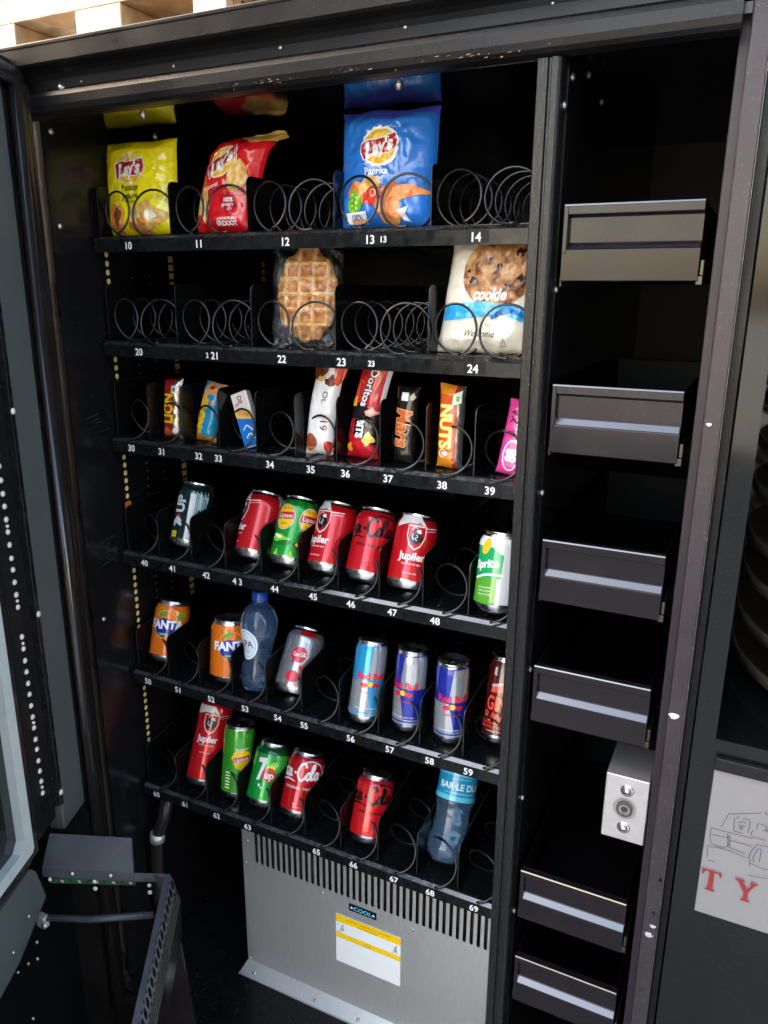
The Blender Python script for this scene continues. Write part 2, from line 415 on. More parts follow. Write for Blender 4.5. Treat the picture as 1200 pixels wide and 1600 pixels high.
for i in range(24):   # scuffs on the left wall where trays have rubbed
    zc = R6.choice((1.255, 1.015, 1.03, 1.05, .79, .545)); z = zc + R6.gauss(0, .006); y0 = R6.uniform(-.06, -.02); l = R6.uniform(.012, .04); s_ = R6.uniform(-.003, .008); h = R6.uniform(.0002, .0009)
    b = MB(); b.add([(XW, y0, z), (XW, y0 + l, z + s_), (XW, y0 + l * .9, z + s_ + h), (XW, y0 + .002, z + h)], [(0, 1, 2, 3)], 'wear_and_glint'); b.build('scuff', vm)
# lock bracket in the right bay
b = MB(); b.box((.877, -.060, .776), (.9318, .02, .872), 'steel', .0012); lk = b.build('lock_bracket', vm)
for z in (.852, .796):
    b = MB(); b.screw((.905, -.0602, z), .0088, (0, -1, 0), 'alu', .002); b.screw((.905, -.062, z), .0062, (0, -1, 0), 'screw', .004); b.box((.9010, -.0666, z - .0008), (.909, -.0658, z + .0008), 'ink_dark'); b.build('bolt', lk)
b = MB()
def ringdisc(mb, c, r0, r1, y, m, n=24):
    vs = []; 
    for k in range(n):
        a = 2 * PI * k / n; vs += [(c[0] + r1 * math.cos(a), y, c[1] + r1 * math.sin(a)), (c[0] + r0 * math.cos(a), y, c[1] + r0 * math.sin(a))]
    mb.add(vs, [(2 * k, (2 * k + 2) % (2 * n), (2 * k + 3) % (2 * n), 2 * k + 1) for k in range(n)], m, True)
for r0, r1, y, m in ((.0, .0045, -.0612, 'ink_dark'), (.0045, .0075, -.0625, 'alu_dark'), (.0075, .0105, -.0638, 'drum_brown'), (.0105, .0150, -.0609, 'alu_dark')): ringdisc(b, (.904, .825), r0, r1, y, m)
b.build('lock_cylinder', lk)
# drain hose behind the lowest tray
b = MB(); b.tube([(.045, .02, .54), (.035, .01, .47), (.02, .0, .42), (.01, .0, .30), (.0, .02, .127)], .013, 'rubber', 14); hs = b.build('drain_hose', vm)
b = MB(); b.tube([(.0225, .0, .432), (.0195, .0, .414)], .0145, 'zinc', 16); b.build('hose_clamp', hs)

# ------------------------------------------------------------------ open door (hinged at the left)
DH = Vector((-.03, -.08, 0)); DR = Vector((.4, -1, 0)).normalized(); DN = Vector((1, .4, 0)).normalized()
DX = Matrix(((DR.x, DN.x, 0, DH.x), (DR.y, DN.y, 0, DH.y), (0, 0, 1, 0), (0, 0, 0, 1)))   # (u, w, z) -> world
def dbox(mb, u0, u1, w0, w1, z0, z1, m, bev=0.): return mb.box((u0, w0, z0), (u1, w1, z1), m, bev, DX)
b = MB()
dbox(b, -.005, .96, -.075, -.030, .62, 1.80, 'frame_black', .003)
dbox(b, -.005, .96, -.075, -.055, .02, .62, 'label_black')
dbox(b, -.012, .06, -.060, -.004, .02, 1.79, 'frame_black')
door = b.build('door', vm)
b = MB()   # rounded seal: vertical run and mitred top run
for uo, wo_, r in ((.019, .002, .012), (.042, .006, .013)):
    b.tube([DX @ Vector((uo, wo_, .10)), DX @ Vector((uo, wo_, 1.762 - uo * .2)), DX @ Vector((uo + .012, wo_, 1.772 - uo * .2)), DX @ Vector((.95, wo_, 1.772 - uo * .2))], r, 'rubber', 16)
b.build('door_seal', door)
b = MB(); dbox(b, .060, .137, -.030, -.003, .585, 1.757, 'door_grey', .003); b.build('hinge_side_panel', door)
b = MB(); dbox(b, .1375, .147, -.028, .001, .64, 1.757, 'rail_black', .001)
for z in (1.306, .988, .665):
    b.screw(DX @ Vector((.143, .001, z)), .005, DN, 'led_cream'); b.screw(DX @ Vector((.1345, -.002, z)), .003, DN, 'screw')
b.build('panel_trim', door)
b = MB(); dbox(b, .1475, .206, -.028, -.010, .62, 1.757, 'frame_black'); ls = b.build('light_strip', door)
LED = [1.40, 1.38, 1.36, 1.34, 1.33, 1.32, 1.29, 1.279, 1.270, 1.250, 1.232, 1.211, 1.191, 1.172, 1.152, 1.142, 1.133, 1.113, 1.092, 1.074, 1.054, 1.034, 1.024, 1.014, .965, .954, .945, .925, .906, .886, .867, .847, .827, .817, .808, .787, .769, .748, .729, .710, .699, .688]
SM = {1.279, 1.142, 1.024, .954, .817, .699, 1.33}
for z in LED:
    b = MB(); b.screw(DX @ Vector((.178, -.010, z)), .0028 if z in SM else .0046, DN, 'led_cream', .003); b.build('light_dot', ls)
b = MB()   # pale window frame with cut corners
def dpoly(u0, z0, u1, z1, c): return [(u0 + c, z0), (u1, z0), (u1, z1), (u0 + c, z1), (u0, z1 - c), (u0, z0 + c)]
oo = dpoly(.230, .620, .95, 1.745, .006); ii = dpoly(.246, .636, .93, 1.72, .014)
W0, W1 = -.024, -.004
vs = [DX @ Vector((u, W1, z)) for u, z in oo] + [DX @ Vector((u, W1 - .004, z)) for u, z in ii] + [DX @ Vector((u, W0, z)) for u, z in oo] + [DX @ Vector((u, W0, z)) for u, z in ii]
fs = []
for k in range(6):
    j = (k + 1) % 6; fs += [(k, j, 6 + j, 6 + k), (k, 12 + k, 12 + j, j), (6 + k, 6 + j, 18 + j, 18 + k)]
b.add(vs, fs, 'door_white'); b.build('window_frame', door)
b = MB(); dbox(b, .206, .230, -.028, -.012, .60, 1.757, 'rubber'); dbox(b, .230, .95, -.028, -.012, .596, .620, 'rubber'); b.build('window_seal', door)
b = MB(); dbox(b, .237, .93, -.029, -.022, .629, 1.72, 'glass_dark'); b.build('window_pane', door)
b = MB()
vs = [(.207, .510), (.225, .575), (.240, .592), (.96, .592), (.96, .46), (.5, .44), (.30, .47)]
b.add([DX @ Vector((u, -.010, z)) for u, z in vs] + [DX @ Vector((u, -.03, z)) for u, z in vs], [list(range(7))[::-1], list(range(7, 14))] + [(i, (i + 1) % 7, 7 + (i + 1) % 7, 7 + i) for i in range(7)], 'door_grey')
b.screw(DX @ Vector((.26, -.010, .52)), .003, DN); b.screw(DX @ Vector((.31, -.010, .50)), .003, DN); b.build('lower_panel', door)
# delivery chute hardware on the door
b = MB()   # grey bent cover plate: sloping top + front lip
tl, tr, br, bl = Vector((.018, -.239, .600)), Vector((.148, -.187, .600)), Vector((.165, -.206, .552)), Vector((.022, -.265, .552))
lb, lb2 = bl + Vector((0, -.001, -.017)), br + Vector((0, -.001, -.017))
th = Vector((0, .002, -.003))
b.add([bl, br, tr, tl], [(0, 1, 2, 3)], 'bracket_grey'); b.add([lb, lb2, br, bl], [(0, 1, 2, 3)], 'bracket_grey')
b.add([bl + th, br + th, tr + th, tl + th], [(3, 2, 1, 0)], 'bracket_grey')
e1 = br + Vector((.0005, 0, 0)); e2 = Vector((.216, -.184, .552)); b.add([e1 + Vector((0, -.001, -.017)), e2 + Vector((-.006, -.001, -.017)), e2, e1], [(0, 1, 2, 3)], 'bracket_grey')
for t in (.33, .75): b.screw(bl.lerp(br, t) + Vector((0, -.001, -.008)), .004, (.35, -.9, .2), 'screw')
b.screw(e1.lerp(e2, .4) + Vector((0, -.001, -.009)), .0025, (.35, -.9, .2), 'ink_dark')
cp = b.build('chute_cover', door)
b = MB(); q0 = lb + Vector((.012, .004, -.001)); q1 = lb2 + Vector((-.0, .004, -.001))
b.add([q0 + Vector((0, 0, -.010)), q1 + Vector((0, 0, -.010)), q1, q0], [(0, 1, 2, 3)], 'pcb_green')
for k in range(10):
    c = q0.lerp(q1, (k + .5) / 10) + Vector((0, -.0015, -.004)); b.box(c - Vector((.003, .001, .0012)), c + Vector((.003, .001, .0012)), 'hole_yellow' if k % 2 else 'vent_dark')
b.build('circuit_board', cp)
screws([(q + Vector((0, 0, -.004)), .0035, (.35, -.9, .1)) for q in (lb.lerp(lb2, .08), lb.lerp(lb2, .57), e1.lerp(e2, .45) + Vector((0, 0, -.02)))]
    + [(q + Vector((0, 0, -.018)), .004, (.35, -.9, .1)) for q in (lb.lerp(lb2, .57), e1.lerp(e2, .45) + Vector((0, 0, -.02)))], cp, 'spacer', 'led_cream')
# perforated channel running out along the door
A0 = Vector((.213, -.184, .550)); A1 = Vector((.38, -.47, .505)); side = (A1 - A0).normalized().cross(Vector((0, 0, 1))).normalized()
if side.x < 0: side = -side
wd = side * .009; dn = Vector((.014, .004, -.052))
b = MB()
b.add([A0, A1, A1 + wd, A0 + wd], [(0, 1, 2, 3)], 'bracket_grey')
N = 22
def ch(i, t, out=0.): return A0.lerp(A1, i) + wd + dn * t + side * out
for i in range(N):      # side web with real round holes (ring of quads around each hole)
    i0, i1 = i / N, (i + 1) / N; ic = (i0 + i1) / 2; c8 = 12; vs = []; fs = []
    for k in range(c8):
        a = 2 * PI * k / c8; ca, sa = math.cos(a), math.sin(a); mxx = max(abs(ca), abs(sa))
        vs.append(ch(ic + ca / mxx * (i1 - i0) / 2, .26 + sa / mxx * .24)); vs.append(ch(ic + ca * .36 / N, .26 + sa * .16))
    for k in range(c8): fs.append((2 * k, (2 * k + 2) % (2 * c8), (2 * k + 3) % (2 * c8), 2 * k + 1))
    b.add(vs, fs, 'bracket_grey')
    for r in range(4):
        b.add([ch(i0, .52 + r * .12), ch(i1, .52 + r * .12), ch(i1, .52 + r * .12 + .09), ch(i0, .52 + r * .12 + .09)], [(0, 1, 2, 3)], 'rail_black')
b.add([ch(0, .0), ch(0, 1), ch(0, 1) - wd * 3, A0 - wd * 2], [(0, 1, 2, 3)], 'rail_black')
b.add([ch(0, 1), ch(1, 1), ch(1, 1) + dn * 1.2 - wd * 2, ch(0, 1) + dn * 1.2 - wd * 2], [(0, 1, 2, 3)], 'drawer_black')
b.add([ch(0, .0, -.008), ch(1, .0, -.008), ch(1, 1, -.008), ch(0, 1, -.008)], [(0, 1, 2, 3)], 'label_black')
b.build('perforated_channel', door)
b = MB()
b.tube([Vector((.215, -.22, .50)), Vector((.12, -.26, .485)), Vector((.045, -.285, .478))], .0055, 'bracket_grey', 8)
b.box((.030, -.295, .462), (.048, -.283, .484), 'zinc', .002); b.screw((.052, -.297, .474), .005, (.3, -.9, .1)); b.build('chute_arm', door)
screws([(q, .0035, (.4, -.9, .1)) for q in ((.045, -.31, .45), (.055, -.32, .43), (.045, -.33, .425), (.03, -.34, .41), (.08, -.36, .36))], door, 'chute_bolt', 'alu_dark')
b = MB(); b.add([(.215, -.17, .43), (.175, -.215, .127), (.255, -.17, .127), (.215, -.165, .43)], [(0, 1, 2), (0, 2, 3)], 'drawer_black')
b.build('gusset_plate', door)
b = MB(); dbox(b, .06, .96, -.055, -.05, .06, .60, 'drawer_inside'); b.build('chute_back', door)
b = MB(); dbox(b, .0, .62, -.05, .42, .04, .05, 'drawer_inside'); b.build('bin_floor', door)

# ------------------------------------------------------------------ cooling unit
cu = thing('cooling_unit', 'galvanised cooling unit with vent slots standing below the lowest tray', 'cooling unit', (.46, .05, .127))
cu_o = Vector((.46, .05, .127))
b = MB()
X0, X1, SB, ST, BT = .192, .733, .402, .52, .150
sp = .01265; ns = 38; xs0 = .219
def L(x, y, z): return (x - cu_o.x, y - cu_o.y, z - cu_o.z)
b.add([L(X0, .05, BT), L(X1, .05, BT), L(X1, .05, SB - .006), L(X0, .05, SB - .006)], [(0, 1, 2, 3)], 'zinc')
b.add([L(X0, .05, SB - .006), L(xs0, .05, SB - .006), L(xs0, .05, ST), L(X0, .05, ST)], [(0, 1, 2, 3)], 'zinc')
xe = xs0 + sp * ns
b.add([L(xe, .05, SB - .006), L(X1, .05, SB - .006), L(X1, .05, ST), L(xe, .05, ST)], [(0, 1, 2, 3)], 'zinc')
for i in range(ns):
    x = xs0 + i * sp; hw = .0032; c = x + sp / 2
    arc = [(c - hw * math.cos(a), SB - hw * math.sin(a)) for a in (PI * k / 8 for k in range(9))]
    b.add([L(x, .05, ST), L(x, .05, SB - .006), L(c - hw, .05, SB - .006), L(c - hw, .05, ST)], [(0, 1, 2, 3)], 'zinc')
    b.add([L(c + hw, .05, ST), L(c + hw, .05, SB - .006), L(x + sp, .05, SB - .006), L(x + sp, .05, ST)], [(0, 1, 2, 3)], 'zinc')
    b.add([L(c - hw, .05, SB - .006), L(c + hw, .05, SB - .006)] + [L(q[0], .05, q[1]) for q in arc[::-1]], [list(range(11))], 'zinc')
b.add([L(X0, .05, BT), L(X1, .05, BT), L(X1, .05, ST), L(X1, .5, ST), L(X1, .5, BT), L(X0, .5, BT), L(X0, .5, ST), L(X0, .05, ST)], [(1, 4, 3, 2), (0, 7, 6, 5)], 'zinc')
b.build('front_panel', cu)
b = MB(); b.box(L(X0 + .002, .075, BT), L(X1 - .002, .48, ST - .004), 'vent_dark')
for i in range(60): b.box(L(.215 + i * .0085, .062, .39), L(.2165 + i * .0085, .075, .515), 'vent_dark')
b.build('evaporator_core', cu)
b = MB(); b.add([L(X0 - .010, .030, .1285), L(X1, .030, .1285), L(X1, .05, BT), L(X0, .05, BT)], [(0, 1, 2, 3)], 'zinc'); b.box(L(X0 - .010, .0285, .1275), L(X1, .0305, .130), 'zinc'); b.build('foot_flange', cu)
screws([(L(x, .05, z), .0035, (0, -1, 0)) for x, z in ((.204, .443), (.198, .390), (.372, .387), (.559, .382), (.197, .155), (.69, .17))] + [(L(x, .037, .136), .0040, (0, -.6, .8)) for x in (.215, .36, .455, .60)], cu)
b = MB(); A = Art(lambda u, v, o_: L(u, .0493 - o_, v), b, .02)
b.box(L(.430, .0490, .3725), L(.487, .0499, .3885), 'ink_dark')
A = Art(lambda u, v, o_: L(u, .0489 - o_, v), b, .02)
A.rect(.4305, .373, .4865, .388, ink('#102a38')); A.text('COOL', .4585, .3805, .0115, ink('#7fc4d8'), bold=.012, sx=1.15)
for x in (.436, .481):
    A.poly([(x + (.0032 if k % 2 == 0 else .0014) * math.sin(PI * k / 5), .3805 + (.0032 if k % 2 == 0 else .0014) * math.cos(PI * k / 5)) for k in range(10)], 'print_white')
b.build('name_plate', cu)
b = MB(); b.box(L(.402, .0488, .245), L(.536, .0499, .354), 'print_white')
A = Art(lambda u, v, o_: L(u, .0488 - o_, v), b, .03)
yl = ink('#f6c800', rough=.4, coat=.2); A.rect(.402, .338, .536, .354, yl); A.rect(.402, .302, .536, .313, yl)
og = ink('#b07a10'); dk = 'ink_dark'
A.text('ACHTUNG WARNING ATTENTION', .469, .348, .0058, og); A.text('CAUTION PELIGRO', .469, .3415, .0050, og)
A.text('CE 24V', .469, .3085, .0050, og); A.text('max 10A', .469, .3045, .0036, og)
for x in (.416, .526):
    for q in ([(-.004, 0), (-.001, .012), (.001, .012), (0, 0)], [(0, 0), (.001, .009), (.004, .0)], [(.001, .010), (.003, .018)], [(-.008, -.001), (-.003, 0)], [(-.002, .004), (.004, .005)]):
        A.stroke([(x + a, .318 + c) for a, c in q], .0007, dk, n=3)
b.build('warning_sticker', cu)

# ------------------------------------------------------------------ trays
LAB = {
 1: [('10', .069), ('11', .209), ('12', .362), ('13', .497), ('13', .517), ('14', .647)],
 2: [('20', .074), ('2', .213), ('21', .228), ('22', .351), ('23', .452), ('23', .500), ('24', .650)],
 3: [('30', .040), ('31', .107), ('32', .184), ('33', .224), ('34', .323), ('35', .397), ('36', .457), ('37', .527), ('38', .611), ('39', .681)],
 4: [('40', .048), ('41', .112), ('42', .185), ('4 3', .250), ('44', .324), ('45', .397), ('46', .465), ('47', .536), ('48', .606)],
 5: [('50', .032), ('51', .104), ('52', .179), ('53', .253), ('54', .321), ('55', .374), ('56', .463), ('57', .534), ('58', .603), ('59', .667)],
 6: [('60', .029), ('61', .100), ('62', .175), ('63', .246), ('65', .393), ('66', .467), ('67', .544), ('68', .610), ('69', .686)]}
SMALL = {(1, 4), (2, 1), (2, 5)}
TL = {1: 'topmost black tray, carrying the chip bags, numbered 10 to 14', 2: 'second black tray, carrying the waffle and cookie packet, numbered 20 to 24',
      3: 'third black tray, carrying the candy bars, numbered 30 to 39', 4: 'fourth black tray with seven cans, numbered 40 to 48',
      5: 'fifth black tray with the clear blue-capped bottle, numbered 50 to 59', 6: 'lowest black tray above the vent slots, numbered 60 to 69'}
DH_ = {1: .080, 2: .094, 3: .098, 4: .082, 5: .082, 6: .082}
def divider_mb(h, rise, r=.012, y0=.012, y1=.48):
    pts = [(y0, .003), (y0, h - r)] + [(y0 + r - r * math.cos(a), h - r + r * math.sin(a)) for a in (PI / 2 * k / 5 for k in range(1, 6))]
    pts += [(y0 + .13, h + rise), (y1, h + rise), (y1, .003)]
    m = MB(); n = len(pts); t = .0006
    vs = [(-t, y, z) for y, z in pts] + [(t, y, z) for y, z in pts]
    m.add(vs, [list(range(n)), list(range(n, 2 * n))[::-1]], 'divider_black')
    m.add(vs, [(i, n + i, n + (i + 1) % n, (i + 1) % n) for i in range(n)], 'wear_and_glint')  # lighter edge colour stands in for sky reflected on the sheet edge
    return m
def helix_mb(R, pitch, turns, sense=1, start=0., zc=.036, y0=-.003):
    pts = []; n = int(turns * 26)
    for i in range(n + 1):
        f = start + i / 26 * 2 * PI; y = y0 + pitch * (i / 26)
        pts.append((sense * R * math.sin(f), y, zc - R * math.cos(f)))
    m = MB(); m.tube(pts, .0018, 'wire_black', 7); return m
for r in range(1, 7):
    z = ZR[r]; t = thing('spiral_tray', TL[r], 'tray', (0, 0, z), group='spiral trays')
    b = MB(); b.box((-.002, .008, -.0005), (.727, .49, .0030), 'tray_black')
    for k in range(10 if r > 2 else 0):      # ribs in the floor
        for xx in (.022, .050): b.box((k * P + xx, .02, .003), (k * P + xx + .003, .45, .0045), 'tray_black')
    b.build('tray_floor', t)
    b = MB(); pr = [(.0, -.0219), (.0, -.0035), (.0055, .0012), (.0085, .0012), (.0085, -.0005), (.004, -.004), (.003, -.0219)]
    b.prism(pr, 'x', -.003, .728, 'rail_black')
    b.add([(-.003, -.0001, -.0030), (.728, -.0001, -.0030), (.728, .0053, .0015), (-.003, .0053, .0015)], [(0, 1, 2, 3)], 'rail_lip'); rl = b.build('front_rail', t)
    screws([((.03 + k * .073, .012, -.0005), .0040, (0, -.2, -1), 'screw', .004) for k in range(10)], t, 'rivet')
    for i, (s, x) in enumerate(LAB[r]):
        b = MB(); sz = .0125 if (r, i) not in SMALL else .009
        hw = .006 + .0035 * len(s)
        hw = hw if (r, i) not in SMALL else .0045
        b.box((x - hw, -.0007, -.0195), (x + hw + (.004 if (r, i) not in SMALL else 0), -.0001, -.0045), 'label_black')
        A = Art(lambda u, v, o_: (u, -.0007 - o_, v), b, .05); A.text(s, x, -.0125, sz * 1.25, 'print_white', bold=.018)
        b.build('number_label', t)
    nd = 6 if r < 3 else 11; step = .145 if r < 3 else P
    dv = divider_mb(DH_[r], .0 if r < 4 else .012)
    d0 = dv.build('divider', t)
    for k in range(1, nd):
        d = d0.copy(); COL.objects.link(d); d.location.x = k * step; d.parent = t
    if r < 3:
        h0 = helix_mb(.034, .042, 9.3, 1, PI * .12).build('wire_spiral', t); h1 = helix_mb(.034, .042, 9.3, -1, -PI * .1).build('wire_spiral', t)
        first = [h0, h1]
        for k in range(5):
            for j, h in enumerate(first):
                q = h if k == 0 else h.copy()
                if k: COL.objects.link(q)
                q.parent = t; q.location.x = k * .145 + (.037 if j == 0 else .108)
    else:
        h0 = helix_mb(.0315, .062 if r == 3 else .078, 6.6 if r == 3 else 5.3, 1, -.25 if r == 3 else .05, .034).build('wire_spiral', t)
        for k in range(10):
            q = h0 if k == 0 else h0.copy()
            if k: COL.objects.link(q)
            q.parent = t; q.location.x = (k + .5) * P

# ------------------------------------------------------------------ drawers in the right bay
DZ = [(1.571, 'topmost black drawer in the right bay'), (1.371, 'second black drawer from the top of the right bay'), (1.177, 'third black drawer from the top of the right bay'),
      (1.002, 'black drawer in the right bay just above the silver lock bracket'), (.677, 'black drawer in the right bay just below the silver lock bracket'), (.524, 'lowest black drawer in the right bay')]
def make_drawer(label, loc):
    t = thing('coin_drawer', label, 'drawer', loc, group='drawers in the right bay')
    x0, x1, y = -.0735, .0735, 0
    pr = [(.0014, 0), (.0004, -.0006), (y, -.0016), (y, -.0098), (.0008, -.0108), (.007, -.0122), (.008, -.0135), (.008, -.0395), (.0074, -.0405), (.0012, -.0470), (.0002, -.0479), (.0, -.0492), (.0, -.081), (.001, -.082), (.003, -.082), (.011, -.04), (.011, 0)]
    b = MB(); b.prism(pr, 'x', x0, x1, 'drawer_black')
    b.add([(x0 + .003, .0066, -.0404), (x1 - .001, .0066, -.0404), (x1 - .001, .0006, -.0471), (x0 + .003, .0006, -.0471)], [(3, 2, 1, 0)], 'drawer_ledge')
    b.add([(x0, .0004, .0004), (x1, .0004, .0004), (x1, -.0003, -.0013), (x0, -.0003, -.0013)], [(3, 2, 1, 0)], 'drawer_ledge')
    b.box((x0 - .0006, -.0006, -.052), (x0 + .005, .006, -.001), 'drawer_black', .0008)
    b.build('front_panel', t)
    b = MB(); b.box((x0, .011, -.080), (x0 + .0015, .45, -.001), 'drawer_inside'); b.box((x1 - .0015, .011, -.080), (x1, .45, -.001), 'drawer_inside')
    b.box((x0, .011, -.080), (x1, .45, -.078), 'drawer_inside'); b.box((x0 + .0015, .44, -.08), (x1 - .0015, .4499, -.001), 'drawer_inside'); b.build('drawer_box', t)
    b = MB(); b.box((x0 - .004, .012, -.088), (x0 - .001, .40, -.078), 'rail_dark', .0006); b.build('slide_rail', t)
    b = MB(); b.box((x1 + .001, .008, -.076), (x1 + .005, .40, -.060), 'rail_dark', .0006); b.box((x1 - .002, .006, -.0855), (x1 + .005, .012, -.0765), 'rail_dark', .0006); b.build('slide_rail', t)
    return t
d0 = make_drawer(DZ[0][1], (.846, -.06, DZ[0][0]))
for z, lb_ in DZ[1:]:
    t = d0.copy(); COL.objects.link(t); t.location.z = z; t['label'] = lb_
    for c in list(d0.children):
        q = c.copy(); COL.objects.link(q); q.parent = t

# ------------------------------------------------------------------ products: cans
def can_profile(kind):
    if kind == 'slim':
        R, H = .0265, .134
        return R, H, [(.0, .006), (.017, .006), (.020, .0005), (.0215, 0), (.0230, .001), (.0262, .009), (R, .012), (R, .030), (R, .060), (R, .090), (R, .116), (.0258, .121), (.0242, .127), (.0238, .1305), (.0252, .1325), (.0252, .134), (.0236, .134), (.0228, .1285), (.0, .1285)], .0105, .1255
    if kind == 'tall':
        R, H, pf, a, c = can_profile('std'); return R, .168, [(x, z if z < .05 else z + .0525) for x, z in pf], a, c + .0525
    if kind == 'sleek':
        R, H, pf, a, c = can_profile('slim'); k = .0292 / R; return .0292, .140, [(x * k, z if z < .05 else z + .006) for x, z in pf], a, c + .006
    R, H = .0331, .1155
    return R, H, [(.0, .008), (.020, .008), (.0232, .001), (.0245, 0), (.0262, .0015), (.0318, .0095), (R, .014), (R, .030), (R, .050), (R, .070), (R, .088), (R, .097), (.0318, .1015), (.0285, .1075), (.0272, .1110), (.0265, .1125), (.0278, .1140), (.0278, .1155), (.0258, .1155), (.0250, .1100), (.0, .1100)], .0125, .1085
def make_can(label, x, y, z, tilt, yaw, base, art, kind='std', group=None, roll=0):
    R, H, prof, z0, z1 = can_profile(kind)
    rt = thing('drink_can', label, 'can', (x, y, z), group=group)
    rt.rotation_euler = (Matrix.Rotation(math.radians(roll), 3, 'Y') @ Matrix.Rotation(-math.radians(tilt), 3, 'X')).to_euler()
    rt['category'] = 'can'
    def rad(v):
        for (r0, a), (r1, c) in zip(prof[3:], prof[4:]):
            if a <= v <= c and c > a: return r0 + (r1 - r0) * (v - a) / (c - a)
        return R
    yw = math.radians(yaw)
    def fn(u, v, o_):
        r_ = rad(v) + o_; th = u / R + yw; return (r_ * math.sin(th), -r_ * math.cos(th), v)
    # refine profile and choose ink or bare metal per band
    pf = []; 
    for (r0, a), (r1, c) in zip(prof[:-1], prof[1:]): pf.append((r0, a))
    pf.append(prof[-1])
    mats = []
    for (r0, a), (r1, c) in zip(pf[:-1], pf[1:]):
        mid = (a + c) / 2; mats.append(base if z0 < mid < z1 and min(r0, r1) > R * .8 else 'alu')
    b = MB(); b.lathe(pf, 'alu', 56, mats)
    A = Art(fn, b, .0035); art(A, R, H)
    b.build('can_body', rt)
    b = MB(); zt = prof[-1][1]
    b.tube([(.004 * math.sin(a), -.004 - .006 + .009 * math.cos(a), zt + .0014) for a in (2 * PI * k / 12 for k in range(13))], .0011, 'alu', 6)
    b.add([(.008 * math.sin(a), -.013 + .006 * math.cos(a), zt + .0003) for a in (2 * PI * k / 14 for k in range(14))], [list(range(14))[::-1]], 'alu_dark')
    b.build('pull_tab', rt)
    return rt
def band(A, R, v0, v1, m, u0=None, u1=None):
    u0 = -PI * R if u0 is None else u0; u1 = PI * R if u1 is None else u1
    A.rect(u0, v0, u1, v1, m)
RED = ink('#c8141e', metal=.25); DRED = ink('#9c0f18', metal=.2); WHT = ink('#e8e4de'); GRN = ink('#1f9a2c', metal=.25); BLK = ink('#101012')
def beer(A, R, H):
    dz = H - .1155 - (.012 if H > .16 else 0); A.fn = (lambda f0: (lambda u, v, o_: f0(u, v + dz, o_)))(A.fn)
    for s in (0, PI * R):
        A.poly([(s - .034, .112), (s - .034, .093), (s - .012, .100), (s + .014, .098), (s + .004, .1125)], WHT)
        A.stroke([(s + .002, .090), (s + .018, .095), (s + .036, .097)], .0012, WHT)
        A.stroke([(s + .004, .086), (s + .020, .091), (s + .036, .093)], .0006, WHT)
        sh = [(-.013, .097), (.015, .097), (.0155, .080), (.010, .066), (.001, .059), (-.008, .066), (-.0135, .080)]
        A.poly([(s + u, v) for u, v in sh], WHT); A.poly([(s + .001 + (u - .001) * .90, .080 + (v - .080) * .90) for u, v in sh], RED)
        A.blob(s + .001, .079, .0085, .012, BLK, 3, .3); A.blob(s + .004, .088, .004, .003, WHT, 5, .3)
        for q in ([(-.006, .090), (-.003, .094), (.002, .092)], [(.001, .083), (.003, .080), (.0, .077), (.003, .074)], [(-.004, .084), (-.005, .079), (-.002, .075)]): A.stroke([(s + u, v) for u, v in q], .0011, WHT)
        A.stroke([(s + .0, .097), (s + .003, .101), (s + .007, .099)], .001, BLK)
        A.text('Jupiler', s, .050, .0165, WHT, bold=.03, sx=.92)
        A.text('BLOND LAGER BEER', s, .038, .0032, WHT); A.text('5,2% VOL 33cl', s, .024, .0034, WHT)
def coke_script(A, s, v, w_, col, th=1.):
    k = w_; T = lambda pts: [(s + u * k, v + q * k) for u, q in pts]
    st = [[(-.30, .22), (-.36, .34), (-.50, .36), (-.62, .16), (-.62, -.10), (-.50, -.28), (-.36, -.22), (-.22, -.02)],
          [(-.22, -.02), (-.24, -.16), (-.16, -.22), (-.08, -.10), (-.12, .06), (-.22, .0), (-.22, -.06)],
          [(.06, .06), (-.02, .08), (-.06, -.08), (.0, -.22), (.10, -.10)],
          [(.26, .05), (.18, .08), (.12, -.08), (.18, -.20), (.26, -.06), (.28, .08), (.27, -.16), (.36, -.14)]]
    st2 = [[(.44, -.02), (.54, .0)], [(.92, .24), (.86, .38), (.72, .36), (.62, .14), (.62, -.10), (.74, -.28), (.88, -.20), (.98, -.02)],
           [(.98, -.02), (.96, -.16), (1.04, -.22), (1.12, -.10), (1.08, .06), (.98, 0)],
           [(1.12, -.14), (1.24, .16), (1.26, .38), (1.18, .34), (1.16, .0), (1.20, -.20), (1.30, -.12)],
           [(1.48, .05), (1.38, .08), (1.32, -.08), (1.38, -.20), (1.46, -.06), (1.50, .08), (1.48, -.16), (1.58, -.16)]]
    for q in st + st2: A.stroke(T(q), .085 * k * th, col, n=7)
    A.stroke(T([(-.40, -.30), (-.10, -.38), (.2, -.30), (.55, -.36)]), .06 * k * th, col, taper=True)
    A.stroke(T([(.72, .40), (1.1, .52), (1.5, .40), (1.62, .2)]), .05 * k * th, col, taper=True)
def cola(col, sub):
    def f(A, R, H):
        for s in (0, PI * R):
            coke_script(A, s - .030, .080, .044, col, 1.1)
            A.text(sub, s + .002, .054, .0058, col, bold=.01, sx=1.2); A.text('33cl', s, .026, .004, col)
            A.text('2x20 kcal', s + .004, .021, .003, col)
    return f
def cola_zero(A, R, H):
    band(A, R, .103, .108, RED); cola(BLK, 'ZERO SUGAR')(A, R, H)
